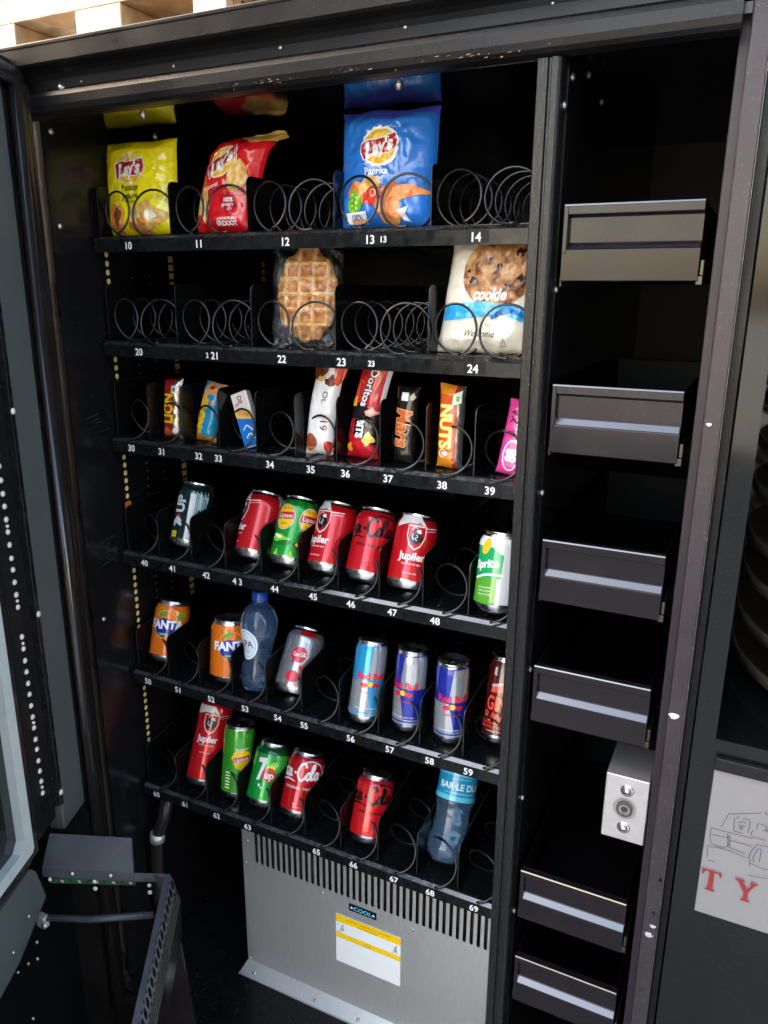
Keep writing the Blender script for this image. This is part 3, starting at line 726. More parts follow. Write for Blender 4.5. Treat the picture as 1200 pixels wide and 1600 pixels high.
def cola_light(A, R, H):
    for k in range(26):
        u = -.07 + k * .0055; A.stroke([(u, .060 + (k * 7 % 5) * .004), (u + .0004, .099)], .0005, ink('#8a8f94'), n=2)
    band(A, R, .100, .108, ink('#b01018'), -.008, .020); band(A, R, .100, .108, ink('#5a5f58'), .020, .07)
    r = ink('#d41c34')
    A.ell(.0, .066, .0135, .0135, r); coke_script(A, -.0035, .066, .0095, WHT, 1.2); A.ell(.008, .045, .0035, .0035, r); A.ell(-.002, .028, .011, .010, r); A.ell(.012, .034, .002, .002, r); A.ell(-.009, .052, .0022, .0022, r)
def lipton(A, R, H):
    lg = ink('#7ec832'); dg = ink('#0f6a20'); ye = ink('#f6c21c'); wr = ink('#c01828'); cr = ink('#f3ecd2')
    for k in range(12):
        u = -.10 + k * .0175; A.poly([(u, .108), (u + .010, .108), (u + .006, .094)], dg)
    for s in (-.002, .040, -.05):
        A.ell(s, .077, .0175, .0215, cr); A.ell(s, .077, .0165, .0205, wr); A.ell(s, .077, .0155, .0195, ye)
        A.poly([(s - .0155, .072), (s + .0155, .074), (s + .0150, .086), (s - .0150, .084)], wr)
        A.text('Lipton', s, .079, .0100, WHT, rot=.05, bold=.02)
        A.text('ICE TEA', s, .0915, .0050, wr, bold=.01); A.text('GREEN', s, .0655, .0042, dg)
    A.blob(.0, .040, .014, .006, lg, 4, .3); A.ell(.005, .034, .013, .004, dg, .2); A.ell(-.006, .044, .008, .003, cr, -.3); A.ell(.034, .036, .010, .004, ye, .3)
    for k in range(9): A.poly([(-.1 + k * .023, .0125), (-.09 + k * .023, .0125), (-.094 + k * .023, .024)], lg)
def lipton_sparkling(A, R, H):
    ye = ink('#f2c010'); wr = ink('#b8202a'); cr = ink('#e8e6d0'); lg = ink('#58b038')
    A.text('Sparkling', .002, .098, .0072, cr, rot=.05, bold=.02, shear=.2)
    A.poly([(-.018, .080), (-.012, .093), (.004, .096), (.018, .090), (.020, .076), (.012, .062), (.002, .056), (-.008, .062)], ye)
    A.poly([(-.0145, .071), (.0175, .075), (.0175, .085), (-.0145, .081)], wr); A.text('Lipton', .0015, .078, .0105, WHT, rot=.12, bold=.02)
    for k, (u, v) in enumerate(((.01, .040), (.018, .05), (.006, .028), (.022, .030), (.013, .022), (-.004, .040), (-.014, .05))): A.ell(u, v, .0022, .0022, cr if k % 2 else lg)
    for k in range(6): A.rect(-.027, .020 + k * .006, -.018, .023 + k * .006, cr)
def sevenup(A, R, H):
    dg = ink('#0a4a20'); ye = ink('#e8d820'); lg = ink('#7ed060'); rd = ink('#d42a2a')
    band(A, R, .096, .108, dg)
    for k in range(7): A.stroke([(.012 + k * .004, .060 + k * .003), (.016 + k * .004, .096)], .0011, lg, n=2)
    A.ell(.010, .078, .009, .006, lg, .3); A.ell(.006, .073, .008, .005, ye, .2)
    A.poly([(-.020, .088), (-.004, .090), (-.004, .082), (-.012, .048), (-.018, .048), (-.011, .080), (-.020, .080)], WHT)
    A.ell(.004, .060, .0125, .0130, rd); A.text('up', .005, .060, .0170, WHT, bold=.035)
    A.ell(-.010, .040, .002, .003, WHT); A.ell(-.006, .036, .0015, .002, WHT)
def sevenup_black(A, R, H):
    te = ink('#3fb0b0'); lt = ink('#c8ccd0'); rd = ink('#c82832'); ye = ink('#d8b820')
    for k in range(13): A.stroke([(.008 + k * .0022, .050 + (k % 4) * .006), (.010 + k * .0022, .100 - (k % 3) * .004)], .0013, te if k % 2 else lt, n=2)
    A.rect(.006, .013, .016, .095, lt)
    A.text('UP', -.010, .074, .0235, lt, rot=PI / 2, bold=.045, sx=1.05); A.ell(-.010, .051, .0045, .0055, rd)
    A.poly([(-.016, .046), (-.003, .036), (-.003, .046), (-.010, .052), (-.014, .052)], lt); A.text('7', -.010, .040, .022, lt, rot=PI / 2, bold=.05)
    A.rect(-.020, .015, -.008, .026, ye); A.text('LEMON', -.014, .0195, .003, BLK)
    A.text('7', .036, .086, .013, lt, rot=.3, bold=.03)
def sprite(A, R, H):
    g1 = ink('#0f9a5a'); g2 = ink('#4f9a2a'); ye = ink('#f0b428'); lw = ink('#e2e8ea')
    band(A, R, .0125, .050, g2, -.070, .008); band(A, R, .050, .094, g1, -.070, -.002)
    A.poly([(-.002, .050), (.012, .050), (.014, .084), (.006, .088), (-.002, .094)], g1)
    A.poly([(-.060, .094), (-.006, .094), (-.010, .108), (-.060, .108)], lw)
    A.ell(-.014, .094, .007, .012, ye, -.3)
    A.text('Sprite', -.011, .070, .0165, WHT, rot=.18, shear=.15, bold=.04)
    A.stroke([(-.03, .046), (-.01, .054), (.008, .056), (.016, .055)], .003, lw)
    A.text('NO CALORIES', -.010, .036, .0036, WHT, rot=.05); A.text('ZERO SUGAR', -.010, .031, .0036, WHT, rot=.05); A.text('ZERO SUCRES', -.010, .026, .0036, WHT, rot=.05)
    A.rect(.034, .020, .042, .050, WHT)
    for k in range(9): A.rect(.035, .022 + k * .003, .041, .0232 + k * .003, BLK)
def fanta(A, R, H):
    bl = ink('#1c2f9a'); gr = ink('#4fa82e'); lo = ink('#f7b05a')
    for s in (0, PI * R):
        A.ring(s, .072, .023, .027, .0012, lo); A.poly([(s - .020, .078), (s - .004, .084), (s + .021, .080), (s + .022, .066), (s + .010, .054), (s - .002, .048), (s - .016, .054), (s - .022, .066)], bl)
        A.ell(s - .006, .092, .009, .0045, gr, .5); A.ell(s + .028, .090, .009, .0055, gr, .6)
        A.text('FANTA', s + .001, .072, .0215, ink('#f4f2f4'), bold=.05, sx=.95, rot=.03)
        A.rect(s - .010, .052, s + .008, .0555, ink('#5fc060')); A.text('ORANGE', s - .001, .0535, .0034, WHT)
def bullart(A, R, H, c1, side=0, txt='Red Bull'):
    sv = ink('#b8bcc0', metal=.6); rd = ink('#d81840'); ye = ink('#f4c21c'); bb = c1
    for s in (0, PI * R):
        A.poly([(s + .0, .1255), (s + .041, .1255), (s + .041, .072), (s - .006, .072)], sv)
        A.poly([(s - .041, .070), (s - .006, .070), (s + .004, .020), (s - .041, .020)], sv)
        A.text(txt, s, .078, .0155, rd, bold=.04, sx=.95)
        for sg in (-1, 1):
            A.poly([(s + sg * .003, .064), (s + sg * .007, .067), (s + sg * .013, .0665), (s + sg * .018, .0625), (s + sg * .014, .061), (s + sg * .012, .0575), (s + sg * .009, .061), (s + sg * .005, .0600)], rd)
        A.ell(s, .065, .0045, .0045, ye)
        A.text('ENERGY DRINK', s, .0515, .0044, rd, bold=.01)
    A.rect(-PI * R, .0135, PI * R, .0215, sv); A.rect(-PI * R, .0165, PI * R, .0195, bb)
    A.text('VITALISES BODY AND MIND', 0, .0255, .0034, WHT)
def rb_light(A, R, H): bullart(A, R, H, ink('#2aa0d8', metal=.3))
def rb_blue(A, R, H): bullart(A, R, H, ink('#20309a', metal=.25))
def urban(A, R, H):
    rd = ink('#e0483c'); gy = ink('#b8b4b0')
    A.poly([(-.012, .118), (-.008, .118), (-.008, .104), (-.013, .106)], gy); A.blob(.004, .098, .008, .010, ink('#7a1c18'), 6, .4)
    A.poly([(-.015, .090), (.02, .1), (.02, .094), (-.013, .086)], gy); A.poly([(-.014, .086), (.02, .096), (.02, .080), (-.015, .078)], rd)
    A.text('GINI', -.001, .062, .030, rd, bold=.03, sx=.62); A.text('RAW', -.002, .041, .022, rd, bold=.02, sx=.8)
    A.rect(-.03, .030, .03, .0312, rd); A.text('BLOODORANGE', -.001, .025, .0062, rd, bold=.02); A.text('+ GOOD SOUR', -.001, .0185, .0040, WHT)
RLB = lambda r, t, k='std': (.0245 if k == 'std' else .0215) * math.sin(math.radians(t)) + .0035
def place(num, label, y, tilt, yaw, base, art, kind='std', group='drink cans on the trays', roll=0, dx=0.):
    r = num // 10; c = num % 10
    return make_can(label, (c + .5) * P + dx, y, ZR[r] + RLB(r, tilt, kind) + .001, tilt, yaw, base, art, kind, group, roll)
place(41, 'black and teal lemonade can turned sideways above number 41', 0.044, 21, 12, ink('#16302e', metal=.3), sevenup_black)
place(43, 'red beer can with only a sliver of its shield showing, above number 43', 0.038, 27, -42, RED, beer)
place(44, 'green iced tea can with yellow discs between two beer cans', 0.034, 28, -4, GRN, lipton)
place(45, 'red beer can with bull shield between the iced tea can and the red cola can', 0.035, 27, -16, RED, beer)
place(46, 'all red cola can with black script standing between two beer cans', 0.031, 27, 12, RED, cola_zero)
place(47, 'red beer can with full bull shield beside the empty slot 48', 0.032, 24, 22, RED, beer)
place(49, 'green and white lemonade can beside the centre post', 0.026, 13, -2, ink('#dfe4e4', metal=.3), sprite)
OR = ink('#f07818', metal=.15)
place(50, 'orange soda can at the far left of its tray above number 50', 0.046, 18, 20, OR, fanta)
place(52, 'orange soda can with green leaf beside the clear bottle', 0.046, 8, 42, OR, fanta)
place(54, 'silver cola can with a red disc, leaning back above number 54', 0.034, 34, 22, ink('#b8b8ba', metal=.75), cola_light)
place(56, 'slim light blue and silver energy drink can above number 56', 0.028, 16, 34, ink('#2aa0d8', metal=.3), rb_light, 'slim')
place(57, 'slim dark blue energy drink can with a wide silver band, between two slim cans', 0.046, 8, -4, ink('#20309a', metal=.25), rb_blue, 'slim')
place(58, 'slim dark blue energy drink can with its full logo above number 58', 0.05, 3, 24, ink('#20309a', metal=.25), rb_blue, 'slim')
place(59, 'slim black can with red lettering half hidden by the centre post', 0.068, 17, 4, ink('#4e1214', metal=.2), urban, 'slim')
place(61, 'tall red beer can at the left end of the lowest tray, reaching the rail above', 0.04, 24, 24, RED, beer, 'tall')
place(62, 'lime green sparkling tea can with yellow label on the lowest tray', 0.05, 11, 46, ink('#3fa028', metal=.25), lipton_sparkling, 'sleek')
place(63, 'green lemonade can with red dot logo on the lowest tray', 0.036, 26, 24, ink('#109a3a', metal=.25), sevenup)
place(64, 'red cola can with white script on the lowest tray', 0.038, 26, 14, ink('#c0101c', metal=.25), cola(WHT, 'ORIGINAL TASTE'))
place(66, 'red cola can with black script on the lowest tray above number 66', 0.04, 22, 14, ink('#d01820', metal=.25), cola_zero)

# ------------------------------------------------------------------ bottles
def make_bottle(label, loc, tilt, prof, body, H, cap, art, cap_r=.0145):
    rt = thing('water_bottle', label, 'bottle', loc, group='water bottles on the trays'); rt.rotation_euler = (-math.radians(tilt), 0, 0)
    # smooth the profile
    pf = []; 
    for i in range(len(prof) - 1):
        a = prof[max(i - 1, 0)]; p_ = prof[i]; q_ = prof[i + 1]; d = prof[min(i + 2, len(prof) - 1)]
        for k in range(4):
            t = k / 4
            pf.append(tuple(.5 * (2 * p_[j] + (q_[j] - a[j]) * t + (2 * a[j] - 5 * p_[j] + 4 * q_[j] - d[j]) * t * t + (3 * p_[j] - a[j] - 3 * q_[j] + d[j]) * t ** 3) for j in (0, 1)))
    pf.append(prof[-1]); pf = [(max(r, .0001), z) for r, z in pf]
    b = MB(); b.lathe(pf, body, 56); ob = b.build('bottle_body', rt)
    for v in ob.data.vertices:      # petal foot and shallow grip dents
        a = math.atan2(v.co.y, v.co.x); z = v.co.z
        k = 1 - .10 * max(0, 1 - z / .03) * (.5 + .5 * math.cos(5 * a)) + (.022 * math.sin(z * 330) * (.5 + .5 * math.sin(3 * a + z * 60)) if .02 < z < H * .55 else 0)
        v.co.x *= k; v.co.y *= k
    def rad(v):
        for (r0, a), (r1, c) in zip(pf, pf[1:]):
            if a <= v <= c and c > a: return r0 + (r1 - r0) * (v - a) / (c - a)
        return .03
    b = MB(); art(b, rad); b.build('bottle_label', rt)
    if cap:
        b = MB(); n = 40; c0, c1 = H - .016, H
        vs = []; 
        for z, rr in ((c0, cap_r), (c1 - .001, cap_r * .97), (c1, cap_r * .9)):
            for k in range(n): 
                a = 2 * PI * k / n; q = rr * (1 + (.02 if k % 2 else 0)); vs.append((q * math.sin(a), -q * math.cos(a), z))
        b.add(vs, [(i * n + k, i * n + (k + 1) % n, (i + 1) * n + (k + 1) % n, (i + 1) * n + k) for i in range(2) for k in range(n)], 'cap_blue', True)
        b.add([(cap_r * .9 * math.sin(2 * PI * k / n), -cap_r * .9 * math.cos(2 * PI * k / n), c1) for k in range(n)], [list(range(n))], 'cap_blue'); b.build('bottle_cap', rt)
    return rt
def wrapfn(rad, R, yaw): 
    def fn(u, v, o_): 
        r_ = rad(v) + .0006 + o_; th = u / R + math.radians(yaw); return (r_ * math.sin(th), -r_ * math.cos(th), v)
    return fn
def spa_art(b, rad):
    A = Art(wrapfn(rad, .028, -12), b, .004)
    A.ell(0, .088, .0215, .0285, ink('#dfe8ee')); A.ring(0, .088, .0175, .0245, .0010, ink('#7fa8c8')); A.text('SPA', 0, .090, .0170, ink('#1c2c5a'), bold=.012, sx=.9); A.text('REINE', 0, .074, .0040, ink('#5a7aa8'))
make_bottle('clear blue tinted water bottle with blue cap and white oval label', (3.5 * P - .006, .044, ZR[5] + .006), 7,
    [(.0, .004), (.020, .001), (.027, .006), (.0305, .020), (.0295, .034), (.0265, .050), (.0245, .062), (.0250, .078), (.0285, .092), (.0315, .106), (.0325, .118), (.0310, .132), (.0240, .148), (.0150, .158), (.0120, .163), (.0120, .176), (.0, .176)], 'pet_blue', .180, True, spa_art)
def bar_art(b, rad):
    A = Art(wrapfn(rad, .032, 30), b, .004); c1 = ink('#1690bc'); c2 = ink('#5cc0d8')
    A.rect(-.100, .104, .1, .152, c1); A.rect(-.1, .104, .1, .112, c2); A.rect(-.1, .145, .1, .149, c2)
    A.text('BAR·LE DUC', .0, .128, .0150, ink('#e4eef0'), bold=.02, sx=.92); A.text('NATUURLIJK MINERAALWATER', 0, .117, .0036, ink('#c8e4ea')); A.text('ZUIVER EN ZACHT', 0, .141, .0036, ink('#c8e4ea'))
make_bottle('large pale blue water bottle with turquoise label leaning back on the lowest tray', (8.5 * P - .003, .050, ZR[6] + .014), 26,
    [(.0, .006), (.020, .001), (.029, .006), (.0335, .020), (.0325, .036), (.0295, .052), (.0285, .070), (.0300, .086), (.0325, .098), (.0328, .108), (.0325, .125), (.0328, .150), (.030, .166), (.022, .182), (.014, .192), (.013, .205), (.0, .206)], 'pet_pale', .205, False, bar_art)

# ------------------------------------------------------------------ bags and bars (pillow packs)
def pillow(name, label, cat, loc, rot, W, H, D, base, art, seed=0, shear=0., pinch=.03, wr=.0026, part='wrapper', curl=0., group=None, bandm=None, nu=46, nv=56, skewtop=0.):
    rt = thing(name, label, cat, loc, group=group); rt.rotation_euler = rot
    sd_ = Vector((seed * 3.7, seed * 1.3, seed * 2.1))
    def surf(u, v, side, o_):
        # u in [-W/2,W/2], v in [0,H]
        a = min(max(u / W + .5, 0), 1); c = min(max(v / H, 0), 1)
        e = 1 - abs(2 * a - 1) ** 2.6; f = min(1, c / .12) ** .6 * min(1, (1 - c) / .12) ** .6 if 0 < c < 1 else 0
        bulge = D / 2 * e ** .6 * f
        p = Vector((u * 26, v * 26, side * 9)) + sd_
        wn = noise.noise(p) * 1.1 + (1 - abs(noise.noise(p * 1.7 + Vector((5, 1, 2))) * 2)) ** 3 * .55 + abs(noise.noise(p * 2.6)) * .9 + noise.noise(p * 5) * .3
        wn += .12 * math.sin(v * 2600) * (1 if (c < .06 or c > .94) else 0)
        edgef = min(1, .25 + e) 
        d_ = bulge + wr * wn * edgef * min(1, .35 + f)
        cx = 1 - pinch * f + .022 * noise.noise(Vector((seed, v * 30, (u > 0) * 5.)))
        x = u * cx + shear * c * c + skewtop * c; z = v + .004 * noise.noise(Vector((u * 25, seed, 1 if c > .5 else 3))) * (abs(2 * c - 1) ** 4)
        y = -side * (d_ + .0003 + o_) + curl * max(0, c - .8) ** 1.3
        if side < 0: y = (bulge * .7 + .0003) + curl * max(0, c - .8) ** 1.3
        return (x, y, z)
    b = MB()
    for side in (1, -1):
        vs = [surf(-W / 2 + W * i / nu, H * j / nv, side, 0) for j in range(nv + 1) for i in range(nu + 1)]
        groups = {}
        for j in range(nv):
            for i in range(nu):
                q = (j * (nu + 1) + i, j * (nu + 1) + i + 1, (j + 1) * (nu + 1) + i + 1, (j + 1) * (nu + 1) + i)
                m = bandm((i + .5) / nu, (j + .5) / nv) if bandm else base
                groups.setdefault(m, []).append(q if side > 0 else q[::-1])
        o0 = len(b.v); b.v += vs
        for m, fs in groups.items():
            k = b.mi(m)
            for f in fs: b.f.append([i + o0 for i in f]); b.m.append(k); b.sm.append(True)
    A = Art(lambda u, v, o_: surf(u, v, 1, o_ + .0006), b, .0024)
    art(A); b.build(part, rt, weld=True)
    return rt
def lays(A, cx, cy, s, rot=0., spiky=False):
    ye = film('#f2b81c'); ly = film('#f8dc70'); rd = film('#b01c22'); wh = film('#f4efe8')
    if spiky: A.poly([(cx + s * (1.12 if k % 2 else 1.02) * 1.02 * math.cos(2 * PI * k / 36) * 1.0, cy + s * (1.12 if k % 2 else 1.02) * .92 * math.sin(2 * PI * k / 36)) for k in range(36)], wh)
    else: A.ell(cx, cy, s * 1.06, s * .84, film('#f3dcae'), rot * .6)
    A.ell(cx, cy, s * .96, s * .84 if spiky else s * .74, ye, rot * .6); A.ell(cx + s * .1, cy + s * .35, s * .6, s * .35, ly, rot)
    c, q = math.cos(rot), math.sin(rot); T = lambda pts: [(cx + s * (u * c - v * q), cy + s * (u * q + v * c)) for u, v in pts]
    rib = [(-1.02, .30), (-.6, .44), (-.1, .36), (.4, .34), (.98, .46), (1.04, .1), (.95, -.26), (.5, -.40), (0, -.36), (-.5, -.34), (-.95, -.46), (-1.06, -.1)]
    A.poly(T([(u * 1.05, v * 1.12) for u, v in rib]), wh); A.poly(T(rib), rd)
    A.text("Lay's", cx, cy - s * .0, s * .92, wh, rot=rot + .05, shear=.25, bold=.045, sx=.92)
BG = 'snack packets on the upper trays'
def yellow_art(A):
    lays(A, -.006, .100, .028, .06)
    dk_ = film('#3a3410')
    A.text('Patatje', -.006, .0720, .0130, dk_, rot=.04, bold=.012); A.text('Joppie', -.006, .0600, .0130, dk_, rot=.04, bold=.012); A.text('Flavour', -.004, .0510, .0080, dk_, rot=.04)
    A.blob(-.038, .026, .018, .024, 'chip_orange', 2, .2); A.blob(.026, .028, .030, .020, 'chip_print', 4, .25); A.blob(.010, .012, .022, .012, 'chip_orange', 5, .3); A.blob(-.036, .030, .009, .013, film('#8a4a20'), 8, .3)
    A.blob(.032, .030, .010, .008, film('#f8eecc'), 9, .3)
pillow('chip_bag', 'yellow chip bag standing at the left end of the topmost tray', 'chip bag', (.062, .046, ZR[1] + .003), (-math.radians(6), 0, math.radians(2)), .143, .146, .045, film('#fbe80e'), yellow_art, 1, shear=.0, group=BG, skewtop=-.006, wr=.0028)
def red_art(A):
    lays(A, -.012, .100, .026, .50)
    wh = film('#f4efe8'); A.text('Naturel', -.022, .066, .0085, wh, rot=.25, bold=.01)
    A.blob(.022, .078, .016, .022, 'chip_print', 3, .15); A.blob(-.036, .036, .017, .026, 'chip_print', 7, .15); A.blob(.030, .138, .034, .011, 'chip_print', 11, .25)
    A.ell(-.040, .014, .013, .012, film('#e82a20'), .3); A.ell(.015, .042, .0135, .0125, film('#a81018')); A.text('100%', .015, .046, .0080, wh, bold=.03); A.text('QUALITY', .015, .039, .0050, wh, bold=.02)
    A.text('AARDAPPELEN', .015, .0195, .0052, wh, bold=.03); A.text('GROOOT', .015, .013, .0085, wh, bold=.05)
pillow('chip_bag', 'red chip bag with its folded top leaning to the right', 'chip bag', (.226, .046, ZR[1] + .003), (-math.radians(6), 0, 0), .108, .143, .042, film('#d8161e'), red_art, 5, shear=.036, group=BG, wr=.0030, curl=.18,
       bandm=lambda a, c: 'alu' if c > .90 and a > .93 else film('#d8161e'))
def blue_art(A):
    lays(A, -.004, .103, .026, .18, True); wh = film('#f4f4f4')
    A.text('Paprika', -.008, .0725, .0125, wh, bold=.025, sx=.95); A.text('Flavour', -.008, .0645, .0090, wh, bold=.02)
    A.blob(-.034, .046, .018, .016, 'chip_orange', 2, .2); A.blob(-.016, .052, .018, .014, 'chip_print', 6, .15); A.blob(.012, .030, .020, .026, 'chip_orange', 5, .25); A.blob(.034, .046, .030, .009, 'chip_orange', 9, .35)
    A.blob(-.012, .040, .014, .012, film('#d83424'), 4, .2); A.blob(-.040, .032, .011, .016, film('#6fae22'), 3, .2)
    for k in range(7): A.ell(-.044 + (k % 2) * .007, .022 + k * .0035, .002, .002, film('#b8d860'))
    A.ring(-.010, .044, .005, .005, .0014, film('#f4e0b0')); A.rect(-.054, .006, -.020, .020, wh); A.text('100%', -.037, .014, .0088, film('#2a4a8a'), bold=.02); A.rect(-.046, .006, -.022, .011, film('#e88a3a'))
    A.poly([(.026, .022), (.042, .026), (.038, .016), (.046, .006), (.034, .010)], wh); A.text('140g', -.037, .0025, .004, wh)
pillow('chip_bag', 'blue paprika chip bag, tallest pack on the topmost tray', 'chip bag', (.499, .046, ZR[1] + .002), (-math.radians(6), 0, math.radians(3)), .144, .156, .050, film('#2a74cc'), blue_art, 9, group=BG, wr=.0034,
       bandm=lambda a, c: film('#4450c0') if c > .90 + .03 * math.sin(a * 9) else film('#2a74cc'))
CRM = film('#e6dcc8')
def cookie_art(A):
    A.ell(.012, .106, .050, .046, 'cookie_print', 0, 40)
    for k, (u, v, r_) in enumerate(((-.022, .094, .006), (.012, .112, .005), (.038, .130, .007), (.044, .098, .005), (-.004, .122, .004), (.028, .088, .004), (-.030, .106, .003))): A.blob(u, v, r_, r_ * .8, film('#3a1a10'), k, .4)
    A.text('cookie', .006, .077, .0215, film('#efe9e0'), shear=.15, bold=.035, sx=.80)
    cy = film('#35a8e0'); A.poly([(-.060, .062), (-.030, .066), (0, .067), (.03, .064), (.060, .058), (.060, .040), (.03, .050), (0, .048), (-.03, .044), (-.060, .042)], cy)
    A.stroke([(.012, .046), (.028, .054), (.045, .054), (.060, .046)], .006, film('#1c6fb4')); A.text('CHOCO CHIP', .002, .0565, .0065, film('#9fdcf4'))
    A.text('Welcome', .000, .026, .0125, film('#3c3a38'), shear=.35, sx=.9); A.text('50 g  e', .010, .038, .0036, film('#6a6a66'))
    for q in ([(.03, .012), (.034, .020), (.038, .012)], [(.034, .010), (.034, .022)], [(.028, .010), (.04, .010)]): A.stroke(q, .0007, film('#6a6a66'), n=4)
pillow('cookie_packet', 'cream cookie packet with pale blue band beside the centre post', 'snack packet', (.642, .050, ZR[2] + .004), (-math.radians(5), 0, math.radians(3)), .128, .150, .040, CRM, cookie_art, 13, group=BG, wr=.0032, skewtop=.018)
# waffle in a clear wrapper
wf = thing('waffle_packet', 'golden waffle in a clear crinkled wrapper on the second tray', 'waffle', (.366, .044, ZR[2] + .004), group=BG); wf.rotation_euler = (-math.radians(6), 0, math.radians(9))
b = MB(); n1, n2 = 64, 84; Ww, Hw = .098, .142
def wprof(u, v):
    th = math.atan2(v / (Hw / 2), u / (Ww / 2)); rr = math.hypot(u / (Ww / 2), v / (Hw / 2))
    lim = 1 - .05 * abs(math.sin(th * 7)) + .04 * noise.noise(Vector((math.cos(th) * 2, math.sin(th) * 2, 4)))
    return rr / lim
vs = []; ok = {}
for j in range(n2 + 1):
    for i in range(n1 + 1):
        s_, t_ = 2 * i / n1 - 1, 2 * j / n2 - 1
        x = s_ * math.sqrt(1 - t_ * t_ / 2); zz = t_ * math.sqrt(1 - s_ * s_ / 2)
        u, v = x * Ww / 2, zz * Hw / 2
        k_ = 1 - (.045 * abs(math.sin(math.atan2(zz, x) * 6.5 + 1)) - .06 * noise.noise(Vector((x * 3, zz * 3, 5)))) * math.hypot(x, zz) ** 3
        u *= k_; v *= k_
        gx = abs(math.sin(PI * (u + .01) / .0225)) ** .55; gz = abs(math.sin(PI * v / .0225)) ** .55
        e_ = max(0, 1 - max(abs(s_), abs(t_)) ** 6)
        hgt = (.0125 - .0095 * min(gx, gz)) * e_ + .0015 * noise.noise(Vector((u * 120, v * 120, 2))) * e_
        vs.append((u, -hgt, v + Hw / 2 + .005))
fs = [(j * (n1 + 1) + i, j * (n1 + 1) + i + 1, (j + 1) * (n1 + 1) + i + 1, (j + 1) * (n1 + 1) + i) for j in range(n2) for i in range(n1)]
def pocket(f):
    x, y, z = (sum(vs[i][k] for i in f) / 4 for k in range(3)); z -= Hw / 2 + .005
    return min(abs(math.sin(PI * (x + .01) / .0225)), abs(math.sin(PI * z / .0225))) > .42 + .12 * noise.noise(Vector((x * 200, z * 200, 1)))
b.add(vs, [f for f in fs if not pocket(f)], 'waffle_gold', True); b.add(vs, [f for f in fs if pocket(f)], 'waffle_brown', True); b.add([(x, .004 - y * .3, z) for x, y, z in vs], [f[::-1] for f in fs], 'waffle_gold', True)
bd = [i for i in range(n1 + 1)] + [j * (n1 + 1) + n1 for j in range(1, n2 + 1)] + [n2 * (n1 + 1) + i for i in range(n1 - 1, -1, -1)] + [j * (n1 + 1) for j in range(n2 - 1, 0, -1)]
rim = [vs[i] for i in bd]; nb = len(rim); b.add(rim + [(x, .004 - y * .3, z) for x, y, z in rim], [(i, nb + i, nb + (i + 1) % nb, (i + 1) % nb) for i in range(nb)], 'waffle_gold', True)
b.build('waffle', wf)
b = MB(); Wf, Hf, nf = .112, .150, 40
for side in (1, -1):
    vs = []
    for j in range(nf + 1):
        for i in range(nf + 1):
            a, c = i / nf, j / nf; u = (a - .5) * Wf; v = c * Hf - .001; e_ = max(0, 1 - abs(2 * a - 1) ** 3) * max(0, 1 - abs(2 * c - 1) ** 5)
            nn = noise.noise(Vector((u * 60, v * 60, side * 3))) * 1.4 + abs(noise.noise(Vector((u * 140, v * 90, side)))) * 1.2
            d_ = (.0135 if side > 0 else .008) * e_ ** .5 + .0030 * nn * (1 - .4 * e_)
            vs.append((u + .004 * noise.noise(Vector((v * 50, 1, a))), -side * d_ - .0002 * side, v + .004 * noise.noise(Vector((u * 50, 7, c)))))
    b.add(vs, [(j * (nf + 1) + i, j * (nf + 1) + i + 1, (j + 1) * (nf + 1) + i + 1, (j + 1) * (nf + 1) + i) for j in range(nf) for i in range(nf)], 'film_clear', True)
b.build('clear_wrapper', wf)

# candy bars on the third tray
CB = 'candy bars on the third tray'; z3 = ZR[3] + .004
def bar(label, x, y, W, H, D, tilt, roll, base, art, seed, bandm=None, yaw=0., wr=.0012, sh=0.):
    rt = pillow('candy_bar', label, 'candy bar', (x, y, z3), (0, 0, 0), W, H, D, base, art, seed, pinch=.06, wr=wr, group=CB, bandm=bandm, nu=24, nv=44, shear=sh)
    rt.rotation_euler = (Matrix.Rotation(math.radians(roll), 3, 'Y') @ Matrix.Rotation(-math.radians(tilt), 3, 'X') @ Matrix.Rotation(math.radians(yaw), 3, 'Z')).to_euler()
    return rt
H2 = PI / 2
br_ = film('#7a2418'); yl_ = film('#f0c020'); slv = mat('foil_silver', '#b8b0a8', .25, metal=.9, bump=(160, .3)).name
def lion_art(A):
    A.text('LION', -.004, .050, .030, yl_, rot=H2, bold=.04, sx=.72); A.rect(.004, .076, .014, .088, WHT); A.ell(.009, .082, .003, .004, film('#2f8a3a')); A.blob(-.004, .010, .010, .007, film('#c05a3a'), 3, .4); A.blob(.012, .012, .006, .006, WHT, 6, .4)
bar('brown and red bar with yellow sideways lettering above number 31', .099, .040, .040, .100, .020, 6, 0, br_, lion_art, 21, bandm=lambda a, c: slv if a > .66 else (film('#9a2018') if a < .6 and c > .15 else br_))
tq = film('#1490b8')
def nuts_art(A):
    A.text('NUTS', -.007, .046, .021, yl_, rot=H2 - .1, bold=.06, sx=.95); A.blob(.004, .086, .012, .008, film('#d8925a'), 3, .3); A.blob(.002, .090, .004, .003, film('#7a3018'), 4, .3); A.rect(.008, .060, .013, .070, film('#d88a80')); A.blob(-.006, .006, .014, .006, film('#d89a4a'), 5, .2)
bar('short turquoise and yellow bar above number 32', .166, .044, .042, .098, .026, 8, 4, tq, nuts_art, 23, bandm=lambda a, c: film('#e0a83a') if c < .10 or (a < .42 and c < .80) else (film('#d8a070') if c > .80 and a > .2 else tq), sh=.012)
